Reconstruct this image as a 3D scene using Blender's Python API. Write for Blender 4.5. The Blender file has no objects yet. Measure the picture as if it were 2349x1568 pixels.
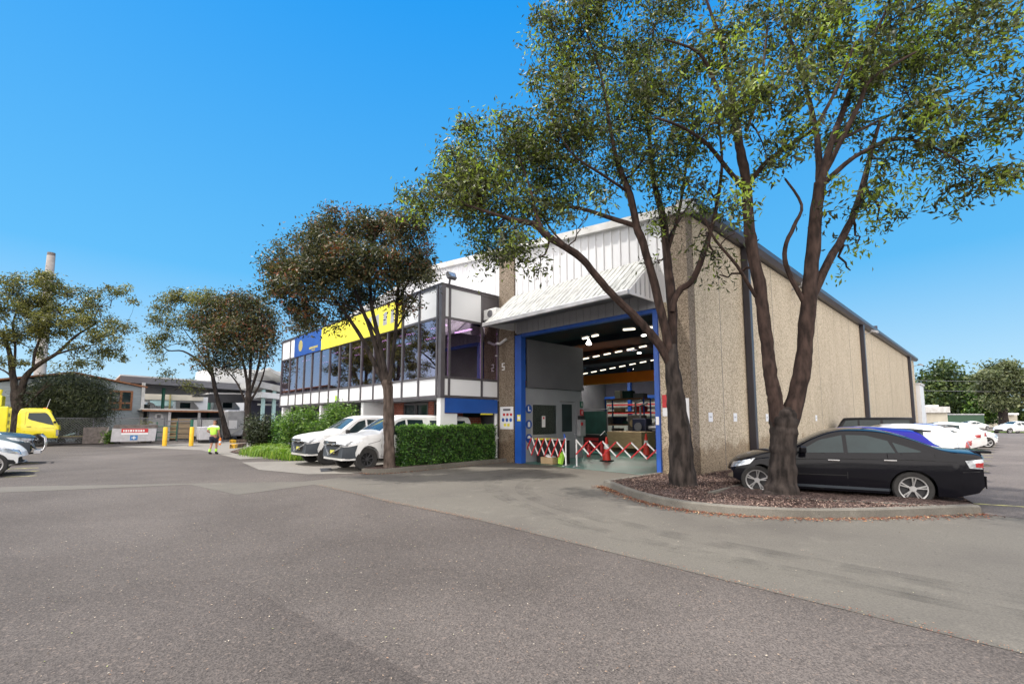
import bpy, bmesh, math, random
import numpy as np
from math import sin, cos, pi, radians, sqrt, atan
from mathutils import Vector, Matrix
from mathutils.bvhtree import BVHTree
random.seed(7); rng = np.random.default_rng(7)
D = bpy.data; SC = bpy.context.scene; COL = SC.collection

# ------------------------------------------------------------------ camera
HC = 1.65; TH = radians(46.55); PIT = atan(100/1061.)
cam = D.objects.new('camera', D.cameras.new('camera')); COL.objects.link(cam)
cam.location = (0, 0, HC); cam.rotation_euler = (pi/2 + PIT, 0, TH - pi/2)
cam.data.sensor_width = 36; cam.data.lens = 36*1061/2348.; cam.data.shift_y = 78/2348.
cam.data.clip_start = .1; cam.data.clip_end = 2000
SC.camera = cam
# ------------------------------------------------------------------ light
SUN_AZ = radians(126); SUN_EL = radians(60)      # direction towards the sun, from +x counter-clockwise
sd = Vector((cos(SUN_AZ)*cos(SUN_EL), sin(SUN_AZ)*cos(SUN_EL), sin(SUN_EL)))
W = D.worlds.new('World'); SC.world = W; W.use_nodes = True
nt = W.node_tree; bg = nt.nodes['Background']
sky = nt.nodes.new('ShaderNodeTexSky'); sky.sky_type = 'NISHITA'; sky.sun_disc = False
sky.sun_elevation = SUN_EL; sky.sun_rotation = pi/2 - SUN_AZ
sky.air_density = 1.0; sky.dust_density = 0.3; sky.ozone_density = 3.0
hs = nt.nodes.new('ShaderNodeHueSaturation'); hs.inputs['Saturation'].default_value = 1.12; hs.inputs['Value'].default_value = 1.0
nt.links.new(sky.outputs[0], hs.inputs['Color']); tcw = nt.nodes.new('ShaderNodeTexCoord'); sxyz = nt.nodes.new('ShaderNodeSeparateXYZ'); nt.links.new(tcw.outputs['Generated'], sxyz.inputs[0])
gw = nt.nodes.new('ShaderNodeValToRGB'); nt.links.new(sxyz.outputs[2], gw.inputs[0])
ge = gw.color_ramp.elements; ge[0].position = 0.0; ge[0].color = (1.95, 2.75, 3.2, 1); ge[1].position = .7; ge[1].color = (.02, 1.15, 3.1, 1)
g3 = ge.new(.27); g3.color = (.36, 1.72, 3.15, 1)
mw = nt.nodes.new('ShaderNodeMix'); mw.data_type = 'RGBA'; mw.inputs[0].default_value = .93
nt.links.new(hs.outputs[0], mw.inputs[6]); nt.links.new(gw.outputs[0], mw.inputs[7])
# bright unseen cloud added to the sky behind the camera, fill light for the facades
dt = nt.nodes.new('ShaderNodeVectorMath'); dt.operation = 'DOT_PRODUCT'; nt.links.new(tcw.outputs['Generated'], dt.inputs[0]); dt.inputs[1].default_value = (-.76, -.56, .32)
nzw = nt.nodes.new('ShaderNodeTexNoise'); nzw.inputs['Scale'].default_value = 2.6; nzw.inputs['Detail'].default_value = 6; nt.links.new(tcw.outputs['Generated'], nzw.inputs[0])
am = nt.nodes.new('ShaderNodeMath'); am.operation = 'MULTIPLY_ADD'; nt.links.new(nzw.outputs[0], am.inputs[0]); am.inputs[1].default_value = .9; nt.links.new(dt.outputs['Value'], am.inputs[2])
mrw = nt.nodes.new('ShaderNodeMapRange'); mrw.inputs['From Min'].default_value = .45; mrw.inputs['From Max'].default_value = .95; nt.links.new(am.outputs[0], mrw.inputs['Value'])
mc = nt.nodes.new('ShaderNodeMix'); mc.data_type = 'RGBA'; nt.links.new(mrw.outputs[0], mc.inputs[0]); nt.links.new(mw.outputs[2], mc.inputs[6]); mc.inputs[7].default_value = (10.8, 10.2, 9.7, 1)
nt.links.new(mc.outputs[2], bg.inputs[0])
bg.inputs[1].default_value = 0.15
sun = D.objects.new('sun', D.lights.new('sun', 'SUN')); COL.objects.link(sun)
sun.data.energy = 2.9; sun.data.angle = radians(.6); sun.data.color = (1, .95, .87)
sun.rotation_euler = sd.to_track_quat('Z', 'Y').to_euler(); sun.location = (0, 0, 60)
SC.view_settings.view_transform = 'Standard'; SC.view_settings.look = 'None'
SC.view_settings.exposure = 0.95; SC.view_settings.gamma = 1

# ------------------------------------------------------------------ photo measurements -> world points
F2 = (cos(TH), sin(TH)); R2 = (sin(TH), -cos(TH))
def ray(X, Y):
    r = (X-1174)/1061.; u = (862-Y)/1061.; fh = cos(PIT)-u*sin(PIT); z = sin(PIT)+u*cos(PIT)
    return (F2[0]*fh+R2[0]*r, F2[1]*fh+R2[1]*r, z, fh)
def gr(X, Y, z=0.):
    d = ray(X, Y); t = (z-HC)/d[2]; return Vector((d[0]*t, d[1]*t, z))
def atx(X, Y, x):
    d = ray(X, Y); t = x/d[0]; return Vector((x, d[1]*t, HC+d[2]*t))
def aty(X, Y, y):
    d = ray(X, Y); t = y/d[1]; return Vector((d[0]*t, y, HC+d[2]*t))
def atd(X, Y, dep):
    d = ray(X, Y); t = dep/d[3]; return Vector((d[0]*t, d[1]*t, HC+d[2]*t))
def depth(p): return p[0]*F2[0]+p[1]*F2[1]

# ------------------------------------------------------------------ materials
def _base(name):
    m = D.materials.new(name); m.use_nodes = True; n = m.node_tree
    return m, n, n.nodes['Principled BSDF']
def N(n, t, **k):
    x = n.nodes.new(t)
    for a, b in k.items():
        if a.startswith('i_'): x.inputs[a[2:].replace('_', ' ')].default_value = b
        else: setattr(x, a, b)
    return x
def rgb(c): return (c[0], c[1], c[2], 1)
def ramp(n, a, b, fac, p0=.35, p1=.65):
    r = N(n, 'ShaderNodeValToRGB'); r.color_ramp.elements[0].color = rgb(a); r.color_ramp.elements[1].color = rgb(b)
    r.color_ramp.elements[0].position = p0; r.color_ramp.elements[1].position = p1
    n.links.new(fac, r.inputs[0]); return r.outputs[0]
def tex(n, kind, scale, detail=4, sy=None, coord='Object'):
    tc = N(n, 'ShaderNodeTexCoord'); o = tc.outputs[coord]
    if sy:
        mp = N(n, 'ShaderNodeMapping'); mp.inputs['Scale'].default_value = sy; n.links.new(o, mp.inputs[0]); o = mp.outputs[0]
    if kind == 'noise':
        t = N(n, 'ShaderNodeTexNoise'); t.inputs['Scale'].default_value = scale; t.inputs['Detail'].default_value = detail
        n.links.new(o, t.inputs[0]); return t.outputs[0]
    t = N(n, 'ShaderNodeTexVoronoi'); t.inputs['Scale'].default_value = scale; n.links.new(o, t.inputs[0]); return t
def mix(n, a, b, fac, mode='MIX'):
    x = N(n, 'ShaderNodeMix', data_type='RGBA', blend_type=mode)
    for s, v in ((x.inputs[6], a), (x.inputs[7], b)):
        if isinstance(v, tuple): s.default_value = rgb(v)
        else: n.links.new(v, s)
    if isinstance(fac, float): x.inputs[0].default_value = fac
    else: n.links.new(fac, x.inputs[0])
    return x.outputs[2]
def bump(n, b, h, strength=.3, dist=.01):
    x = N(n, 'ShaderNodeBump'); x.inputs['Strength'].default_value = strength; x.inputs['Distance'].default_value = dist
    n.links.new(h, x.inputs['Height']); n.links.new(x.outputs[0], b.inputs['Normal'])
def pm(name, c, c2=None, scale=3., rough=.6, metal=0., bmp=0., sy=None, bs=None, coat=0., spec=.5):
    m, n, b = _base(name)
    c2 = c2 or tuple(v*.82 for v in c)
    f = tex(n, 'noise', scale, 6, sy); n.links.new(ramp(n, c2, c, f), b.inputs['Base Color'])
    b.inputs['Roughness'].default_value = rough; b.inputs['Metallic'].default_value = metal
    b.inputs['Coat Weight'].default_value = coat; b.inputs['Coat Roughness'].default_value = .04
    b.inputs['Specular IOR Level'].default_value = spec
    if bmp: bump(n, b, tex(n, 'noise', bs or scale*8, 6), bmp)
    return m
M = {}
def asphalt(name, base, dark, seed, big=.35):
    m, n, b = _base(name)
    tc = N(n, 'ShaderNodeTexCoord'); g = tc.outputs['Object']
    def nz(s, d=4, rg=.6):
        t = N(n, 'ShaderNodeTexNoise'); t.inputs['Scale'].default_value = s; t.inputs['Detail'].default_value = d; t.inputs['Roughness'].default_value = rg
        t.noise_dimensions = '4D'; t.inputs['W'].default_value = seed; n.links.new(g, t.inputs[0]); return t.outputs[0]
    c = ramp(n, dark, base, nz(big, 5), .36, .62)
    c = mix(n, c, tuple(v*1.28 for v in base), ramp(n, (0,0,0), (1,1,1), nz(.16, 3), .52, .72))
    c = mix(n, c, tuple(v*.5 for v in base), ramp(n, (0,0,0), (.55,.55,.55), nz(1.1, 6, .7), .6, .78))
    wn = N(n, 'ShaderNodeTexNoise'); wn.inputs['Scale'].default_value = 1.3; wn.inputs['Detail'].default_value = 6; n.links.new(g, wn.inputs[0])
    wa = N(n, 'ShaderNodeVectorMath', operation='MULTIPLY_ADD'); n.links.new(wn.outputs['Color'], wa.inputs[0]); wa.inputs[1].default_value = (1.6,1.6,0); n.links.new(g, wa.inputs[2])
    ve = N(n, 'ShaderNodeTexVoronoi', feature='DISTANCE_TO_EDGE'); ve.inputs['Scale'].default_value = .19; n.links.new(wa.outputs[0], ve.inputs[0])
    ck = mix(n, (0.,0.,0.), ramp(n, (1,1,1), (0,0,0), ve.outputs['Distance'], .0012, .0035), ramp(n, (0,0,0), (.6,.6,.6), nz(.5, 3), .45, .6))
    c = mix(n, c, tuple(v*.35 for v in base), ck)
    v = N(n, 'ShaderNodeTexVoronoi'); v.inputs['Scale'].default_value = 95; n.links.new(g, v.inputs[0])
    agg = ramp(n, (.5,.48,.48), (1.7,1.63,1.58), v.outputs['Color'], .1, .9)
    c = mix(n, c, agg, .85, 'MULTIPLY')
    v2 = N(n, 'ShaderNodeTexVoronoi'); v2.inputs['Scale'].default_value = 60; n.links.new(g, v2.inputs[0])
    sp = N(n, 'ShaderNodeSeparateColor'); n.links.new(v2.outputs['Color'], sp.inputs[0])
    c = mix(n, c, (.26,.2,.165), ramp(n, (0,0,0), (.28,.28,.28), sp.outputs[0], .94, .975))
    n.links.new(c, b.inputs['Base Color']); b.inputs['Roughness'].default_value = .88; b.inputs['Specular IOR Level'].default_value = .3
    bump(n, b, v.outputs['Distance'], .5, .006)
    return m
M['asphalt'] = asphalt('asphalt', (.075,.067,.0625), (.053,.0465,.043), 1.)
M['lotasphalt'] = asphalt('lot_asphalt', (.115,.104,.098), (.09,.08,.077), 5.)
def concrete(name, base, dark, seed):
    m, n, b = _base(name)
    tc = N(n, 'ShaderNodeTexCoord'); g = tc.outputs['Object']
    def nz(s, d=5, rg=.6, sc=None):
        t = N(n, 'ShaderNodeTexNoise'); t.inputs['Scale'].default_value = s; t.inputs['Detail'].default_value = d; t.inputs['Roughness'].default_value = rg
        t.noise_dimensions = '4D'; t.inputs['W'].default_value = seed
        if sc:
            mp = N(n, 'ShaderNodeMapping'); mp.inputs['Scale'].default_value = sc; n.links.new(g, mp.inputs[0]); n.links.new(mp.outputs[0], t.inputs[0])
        else: n.links.new(g, t.inputs[0])
        return t.outputs[0]
    c = ramp(n, dark, base, nz(.45), .32, .62)
    c = mix(n, c, tuple(v*.6 for v in base), ramp(n, (0,0,0), (.7,.7,.7), nz(.45, 7, .75), .48, .76))
    c = mix(n, c, tuple(v*1.2 for v in base), ramp(n, (0,0,0), (.8,.8,.8), nz(1.7, 6, .7), .55, .75))
    vd = N(n, 'ShaderNodeTexVoronoi'); vd.inputs['Scale'].default_value = 6.5; n.links.new(g, vd.inputs[0])
    c = mix(n, c, tuple(v*.3 for v in base), ramp(n, (.7,.7,.7), (0,0,0), vd.outputs['Distance'], .05, .1))
    f = ramp(n, (.62,.62,.62), (1.35,1.35,1.33), nz(55, 5, .8), .32, .68); c = mix(n, c, f, .9, 'MULTIPLY')
    n.links.new(c, b.inputs['Base Color']); b.inputs['Roughness'].default_value = .85; b.inputs['Specular IOR Level'].default_value = .3
    bump(n, b, nz(70, 4), .25, .004)
    return m
M['concrete'] = concrete('driveway_concrete', (.122,.112,.097), (.082,.074,.066), 2.)
M['concrete2'] = concrete('pale_concrete', (.2,.186,.168), (.15,.138,.124), 9.)
M['kerb'] = concrete('kerb_concrete', (.19,.178,.155), (.09,.082,.072), 4.)
def pebble(name, base, dark, sc=42):
    m, n, b = _base(name)
    v = tex(n, 'voro', sc); s = N(n, 'ShaderNodeSeparateColor'); n.links.new(v.outputs['Color'], s.inputs[0])
    c = ramp(n, dark, base, s.outputs[0], .1, .75)
    c = mix(n, c, ramp(n, (.9,.89,.87), (1.06,1.06,1.06), tex(n, 'noise', 1.2, 6, (1,1,.3)), .3, .7), .8, 'MULTIPLY')
    c = mix(n, c, ramp(n, (.62,.6,.58), (1,1,1), tex(n, 'noise', 2.4, 7, (1,1,.09)), .28, .42), .3, 'MULTIPLY')
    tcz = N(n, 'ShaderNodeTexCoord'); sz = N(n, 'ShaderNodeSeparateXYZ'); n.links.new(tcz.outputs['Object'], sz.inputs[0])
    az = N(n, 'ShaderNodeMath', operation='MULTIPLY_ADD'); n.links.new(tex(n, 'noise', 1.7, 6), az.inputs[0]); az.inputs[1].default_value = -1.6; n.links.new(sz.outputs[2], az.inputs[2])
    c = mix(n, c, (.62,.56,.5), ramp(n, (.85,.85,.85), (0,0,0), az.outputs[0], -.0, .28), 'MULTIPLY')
    n.links.new(c, b.inputs['Base Color']); b.inputs['Roughness'].default_value = .85; b.inputs['Specular IOR Level'].default_value = .25
    bump(n, b, v.outputs['Distance'], .7, .012); return m
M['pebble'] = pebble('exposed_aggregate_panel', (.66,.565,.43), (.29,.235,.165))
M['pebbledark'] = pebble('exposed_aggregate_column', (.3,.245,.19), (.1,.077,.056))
M['white_clad'] = pm('white_cladding', (.76,.765,.79), (.66,.66,.68), 1.2, .5, sy=(1,1,.3))
M['canopy'] = None
def canopy():
    m, n, b = _base('weathered_canopy_steel')
    f = tex(n, 'noise', 3.2, 7, (1, 3.2, .35)); c = ramp(n, (.23,.235,.225), (.42,.425,.41), f, .36, .62)
    f2 = tex(n, 'noise', .9, 5); c = mix(n, c, (.52,.53,.52), ramp(n, (0,0,0), (.6,.6,.6), f2, .5, .7))
    n.links.new(c, b.inputs['Base Color']); b.inputs['Roughness'].default_value = .6; return m
M['canopy'] = canopy()
M['panel_white'] = pm('white_spandrel_panel', (.8,.81,.83), (.76,.77,.79), .8, .35)
M['mullion'] = pm('grey_brown_aluminium', (.125,.115,.125), (.1,.09,.1), 3, .4, .3)
M['dark'] = pm('dark_trim', (.03,.03,.035), None, 3, .5)
M['black'] = pm('black_rubber', (.018,.018,.019), None, 20, .8)
M['bluepaint'] = pm('blue_painted_steel', (.015,.09,.42), (.012,.075,.36), 2, .4)
M['bluesign'] = pm('blue_sign_panel', (.015,.085,.36), (.01,.05,.24), .7, .45)
M['yellowsign'] = pm('yellow_sign_panel', (.82,.74,.06), (.78,.69,.05), 1, .45)
M['gold'] = pm('muted_gold', (.42,.36,.12), (.3,.27,.12), 5, .5)
M['orange'] = pm('orange_crane_paint', (1.,.26,.02), (.9,.22,.018), 1, .5)
M['greenfloor'] = pm('green_epoxy_floor', (.035,.2,.165), (.06,.12,.11), .5, .35)
M['intwall'] = pm('interior_sheet_wall', (.5,.5,.47), (.36,.36,.34), .6, .7)
M['intdark'] = pm('interior_dark_sheet', (.05,.05,.075), (.035,.035,.055), .6, .8)
M['greyroom'] = pm('grey_site_office_panel', (.33,.34,.37), (.29,.3,.33), .9, .6)
M['dkgrey'] = pm('dark_grey_sheet', (.14,.14,.155), (.11,.11,.125), .8, .6)
M['brick'] = None
def brick(name, a, b2, mortar, sc=9.):
    m, n, b = _base(name)
    tc = N(n, 'ShaderNodeTexCoord'); mp = N(n, 'ShaderNodeMapping'); mp.inputs['Rotation'].default_value = (pi/2, 0, 0)
    g = N(n, 'ShaderNodeSeparateXYZ'); n.links.new(tc.outputs['Object'], g.inputs[0])
    ad = N(n, 'ShaderNodeMath', operation='ADD'); n.links.new(g.outputs[0], ad.inputs[0]); n.links.new(g.outputs[1], ad.inputs[1])
    cb = N(n, 'ShaderNodeCombineXYZ'); n.links.new(ad.outputs[0], cb.inputs[0]); n.links.new(g.outputs[2], cb.inputs[1])
    t = N(n, 'ShaderNodeTexBrick'); n.links.new(cb.outputs[0], t.inputs[0]); t.inputs['Scale'].default_value = 1
    t.inputs['Brick Width'].default_value = .24; t.inputs['Row Height'].default_value = .086; t.inputs['Mortar Size'].default_value = .008
    t.inputs['Color1'].default_value = rgb(a); t.inputs['Color2'].default_value = rgb(b2); t.inputs['Mortar'].default_value = rgb(mortar)
    n.links.new(t.outputs[0], b.inputs['Base Color']); b.inputs['Roughness'].default_value = .85
    return m
M['brick'] = brick('red_brick', (.34,.075,.04), (.23,.05,.03), (.28,.2,.17))
M['weather'] = pm('grey_blue_weatherboard', (.33,.38,.42), (.26,.3,.34), 1.5, .8, sy=(1,1,6))
M['rustywood'] = pm('rusty_timber', (.33,.15,.075), (.2,.09,.05), 8, .85)
M['galv'] = pm('galvanised_steel', (.5,.5,.52), (.36,.36,.38), 2.5, .45, .35)
M['binmetal'] = pm('painted_skip_steel', (.5,.49,.52), (.4,.4,.42), 3, .55)
M['binrust'] = pm('scuffed_dark_steel', (.17,.145,.135), (.09,.075,.07), 4, .7)
M['roofsheet'] = pm('pale_roof_sheet', (.62,.62,.62), (.48,.47,.45), 1.5, .6)
M['cream'] = pm('cream_render', (.6,.56,.46), (.5,.46,.38), .8, .8)
M['redpaint'] = pm('red_paint', (.6,.03,.035), (.45,.02,.025), 6, .45)
M['whitepaint'] = pm('white_paint', (.8,.8,.8), (.68,.68,.68), 6, .45)
M['yellowpaint'] = pm('yellow_bollard_paint', (.85,.5,.02), (.75,.42,.015), 4, .45)
M['greenpaint'] = pm('dark_green_paint', (.02,.13,.085), None, 4, .5)
M['contgreen'] = pm('green_container_paint', (.035,.09,.05), None, 1, .6)
M['aqua'] = pm('pale_aqua_steel', (.45,.66,.66), None, 2, .5)
M['pipegrey'] = pm('charcoal_downpipe', (.045,.042,.055), (.035,.032,.042), 1, .35)
M['paper'] = pm('white_paper', (.8,.8,.82), (.76,.76,.78), 5, .6)
M['plywood'] = pm('raw_timber', (.48,.35,.2), (.36,.25,.14), 3, .7, sy=(1,1,8))
M['parkline'] = pm('worn_yellow_line', (.5,.47,.17), (.2,.18,.12), 7, .8)
M['mulch'] = None
def mulch():
    m, n, b = _base('bark_mulch')
    v = tex(n, 'voro', 42); s = N(n, 'ShaderNodeSeparateColor'); n.links.new(v.outputs['Color'], s.inputs[0])
    c = ramp(n, (.03,.021,.019), (.14,.1,.09), s.outputs[1], .2, .9)
    c = mix(n, c, (.15,.11,.1), ramp(n, (0,0,0), (.8,.8,.8), tex(n, 'noise', 1.3, 5), .5, .75))
    n.links.new(c, b.inputs['Base Color']); b.inputs['Roughness'].default_value = .95; b.inputs['Specular IOR Level'].default_value = .1
    bump(n, b, v.outputs['Distance'], 1., .02); return m
M['mulch'] = mulch()
M['bark'] = pm('brown_bark', (.06,.048,.043), (.016,.013,.012), 9, .92, bmp=.9, sy=(1,1,.28), bs=34, spec=.2)
M['bark2'] = pm('grey_tan_bark', (.24,.17,.125), (.1,.068,.05), 9, .92, bmp=.8, sy=(1,1,.3), bs=30, spec=.2)
M['bark3'] = pm('red_brown_branch_bark', (.065,.042,.035), (.022,.015,.013), 9, .9, bmp=.5, sy=(1,1,.4), bs=30, spec=.2)
M['bark4'] = pm('grey_brown_bark', (.13,.1,.085), (.045,.034,.028), 9, .92, bmp=.8, sy=(1,1,.3), bs=30, spec=.2)
def leafmat(name, pal, trans=.3, rough=.5):
    m, n, b = _base(name)
    a = N(n, 'ShaderNodeAttribute', attribute_name='rnd'); r = N(n, 'ShaderNodeValToRGB'); el = r.color_ramp.elements
    while len(el) < len(pal): el.new(.5)
    for i, (p, c) in enumerate(pal): el[i].position = p; el[i].color = rgb(c)
    n.links.new(a.outputs['Fac'], r.inputs[0]); n.links.new(r.outputs[0], b.inputs['Base Color'])
    b.inputs['Roughness'].default_value = rough; b.inputs['Specular IOR Level'].default_value = .35
    tr = N(n, 'ShaderNodeBsdfTranslucent'); ga = mix(n, r.outputs[0], (1.5,1.7,.6), .8, 'MULTIPLY'); n.links.new(ga, tr.inputs[0])
    mx = N(n, 'ShaderNodeMixShader'); mx.inputs[0].default_value = trans
    n.links.new(b.outputs[0], mx.inputs[1]); n.links.new(tr.outputs[0], mx.inputs[2]); n.links.new(mx.outputs[0], n.nodes['Material Output'].inputs[0])
    return m
L_A = leafmat('glossy_green_leaves', [(0,(.024,.032,.014)),(.5,(.06,.066,.03)),(.76,(.12,.135,.038)),(.9,(.24,.31,.05)),(1,(.34,.46,.06))], .35, .5)
L_C = leafmat('red_tipped_leaves', [(0,(.022,.027,.014)),(.5,(.055,.06,.027)),(.8,(.11,.105,.04)),(.94,(.14,.085,.04)),(1,(.2,.065,.035))], .25)
L_E = leafmat('olive_leaves', [(0,(.045,.05,.022)),(.6,(.12,.125,.04)),(.9,(.21,.2,.05)),(1,(.25,.24,.07))], .25)
L_G = leafmat('dark_needle_foliage', [(0,(.016,.024,.013)),(.8,(.045,.06,.028)),(1,(.08,.1,.04))], .12)
L_S = leafmat('fresh_green_leaves', [(0,(.03,.07,.02)),(.6,(.09,.18,.035)),(1,(.22,.34,.07))], .3)
L_H = leafmat('hedge_leaves', [(0,(.018,.05,.016)),(.55,(.055,.14,.032)),(.85,(.14,.29,.05)),(1,(.24,.44,.07))], .25, .4)
L_gr = leafmat('long_grass_blades', [(0,(.07,.14,.02)),(.7,(.17,.29,.04)),(1,(.32,.36,.1))], .3)
L_far = leafmat('park_tree_leaves', [(0,(.015,.03,.012)),(.7,(.06,.095,.03)),(1,(.13,.17,.05))], .2)
L_fol = leafmat('park_tree_pale_leaves', [(0,(.04,.055,.025)),(.7,(.12,.14,.065)),(1,(.22,.24,.12))], .2)
L_dry = leafmat('fallen_leaves_mat', [(0,(.1,.03,.02)),(.5,(.22,.06,.035)),(.85,(.32,.17,.08)),(1,(.5,.4,.24))], .05, .7)
L_spk = leafmat('scattered_leaf_specks', [(0,(.22,.12,.07)),(.6,(.3,.23,.17)),(.9,(.45,.4,.33)),(1,(.25,.28,.08))], .05, .7)
L_chip = leafmat('bark_chips', [(0,(.05,.03,.025)),(.6,(.16,.1,.085)),(1,(.34,.25,.2))], .0, .9)
def carpaint(name, c, rough=.28, metal=.0):
    m, n, b = _base(name); b.inputs['Base Color'].default_value = rgb(c); b.inputs['Roughness'].default_value = rough
    b.inputs['Metallic'].default_value = metal; b.inputs['Coat Weight'].default_value = .35 if min(c) > .03 or c[0] > .5 else .0; b.inputs['Specular IOR Level'].default_value = .5 if min(c) > .03 or c[0] > .5 else .22; b.inputs['Coat Roughness'].default_value = .03
    f = tex(n, 'noise', 2.2, 5); n.links.new(ramp(n, tuple(v*.9 for v in c), c, f), b.inputs['Base Color'])
    return m
M['p_black'] = carpaint('black_car_paint', (.007,.007,.01), .1); M['p_white'] = carpaint('white_car_paint', (.78,.78,.78))
M['p_blue'] = carpaint('blue_car_paint', (.02,.02,.36)); M['p_navy'] = carpaint('blue_grey_car_paint', (.06,.11,.15), .25, .5)
M['p_silver'] = carpaint('silver_car_paint', (.5,.51,.53), .3, .5); M['p_yellow'] = carpaint('yellow_truck_paint', (.92,.78,.03))
M['plastic'] = pm('charcoal_plastic', (.045,.055,.068), (.037,.045,.057), 5, .5)
M['steelwheel'] = pm('black_steel_wheel', (.05,.05,.055), None, 8, .4, .3)
M['tyre'] = pm('tyre_rubber', (.022,.021,.021), (.03,.029,.028), 12, .85)
M['alloy'] = pm('silver_alloy', (.62,.62,.63), (.5,.5,.5), 6, .28, .75)
M['chrome'] = pm('chrome', (.75,.75,.76), None, 3, .15, .95)
M['lampclear'] = pm('clear_lamp_lens', (.6,.62,.65), (.3,.32,.35), 14, .12, .5, coat=1.)
M['lampred'] = pm('red_lamp_lens', (.4,.01,.015), (.25,.008,.01), 10, .15, coat=1.)
M['plate'] = pm('yellow_number_plate', (.75,.72,.12), (.7,.67,.1), 6, .5)
M['carglass'] = pm('dark_car_glass', (.014,.026,.03), (.02,.036,.04), 2, .03, coat=0., spec=.34)
M['cargreen'] = pm('green_tinted_windscreen', (.05,.07,.08), (.03,.05,.06), 2, .05, coat=.2, spec=.6)
M['skin'] = pm('tanned_skin', (.42,.21,.14), None, 9, .55)
M['hivis'] = pm('lime_hi_vis_cloth', (.5,.88,.09), (.42,.78,.08), 5, .8)
M['whitecloth'] = pm('silver_white_tape', (.85,.88,.74), None, 5, .7)
M['navycloth'] = pm('navy_cloth', (.012,.015,.035), None, 6, .85)
M['hair'] = pm('dark_hair', (.03,.025,.03), None, 12, .8)
M['boot'] = pm('black_boot_leather', (.025,.022,.02), None, 9, .6)
def glass(name, tint, alpha, refl=(.8,.75,1.)):
    m, n, b = _base(name); n.nodes.remove(b)
    t = N(n, 'ShaderNodeBsdfTransparent'); t.inputs[0].default_value = rgb(tint)
    g = N(n, 'ShaderNodeBsdfGlossy'); g.inputs[0].default_value = rgb(refl); g.inputs['Roughness'].default_value = .015
    lw = N(n, 'ShaderNodeLayerWeight'); lw.inputs[0].default_value = .35
    mr = N(n, 'ShaderNodeMapRange'); mr.inputs['To Min'].default_value = alpha; mr.inputs['To Max'].default_value = .95
    n.links.new(lw.outputs['Fresnel'], mr.inputs['Value'])
    mx = N(n, 'ShaderNodeMixShader'); n.links.new(mr.outputs[0], mx.inputs[0]); n.links.new(t.outputs[0], mx.inputs[1]); n.links.new(g.outputs[0], mx.inputs[2])
    bp = N(n, 'ShaderNodeBump'); bp.inputs['Strength'].default_value = .06; bp.inputs['Distance'].default_value = .02
    n.links.new(tex(n, 'noise', .8, 2), bp.inputs['Height']); n.links.new(bp.outputs[0], g.inputs['Normal'])
    n.links.new(mx.outputs[0], n.nodes['Material Output'].inputs[0]); return m
M['officeglass'] = glass('violet_tinted_glass', (.5,.4,.62), .3, (1.,.88,1.))
M['plainglass'] = glass('plain_glass', (.6,.68,.66), .1, (.8,.85,.85))
def emis(name, c, s):
    m, n, b = _base(name); b.inputs['Base Color'].default_value = rgb(c); b.inputs['Emission Color'].default_value = rgb(c); b.inputs['Emission Strength'].default_value = s; return m
M['tube'] = emis('lit_tube', (1,.92,.72), 1.1)
M['lamp'] = emis('lit_high_bay', (1,.97,.9), 6.)
M['officetube'] = emis('lit_office_tube', (1,.85,.78), 4.)

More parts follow.
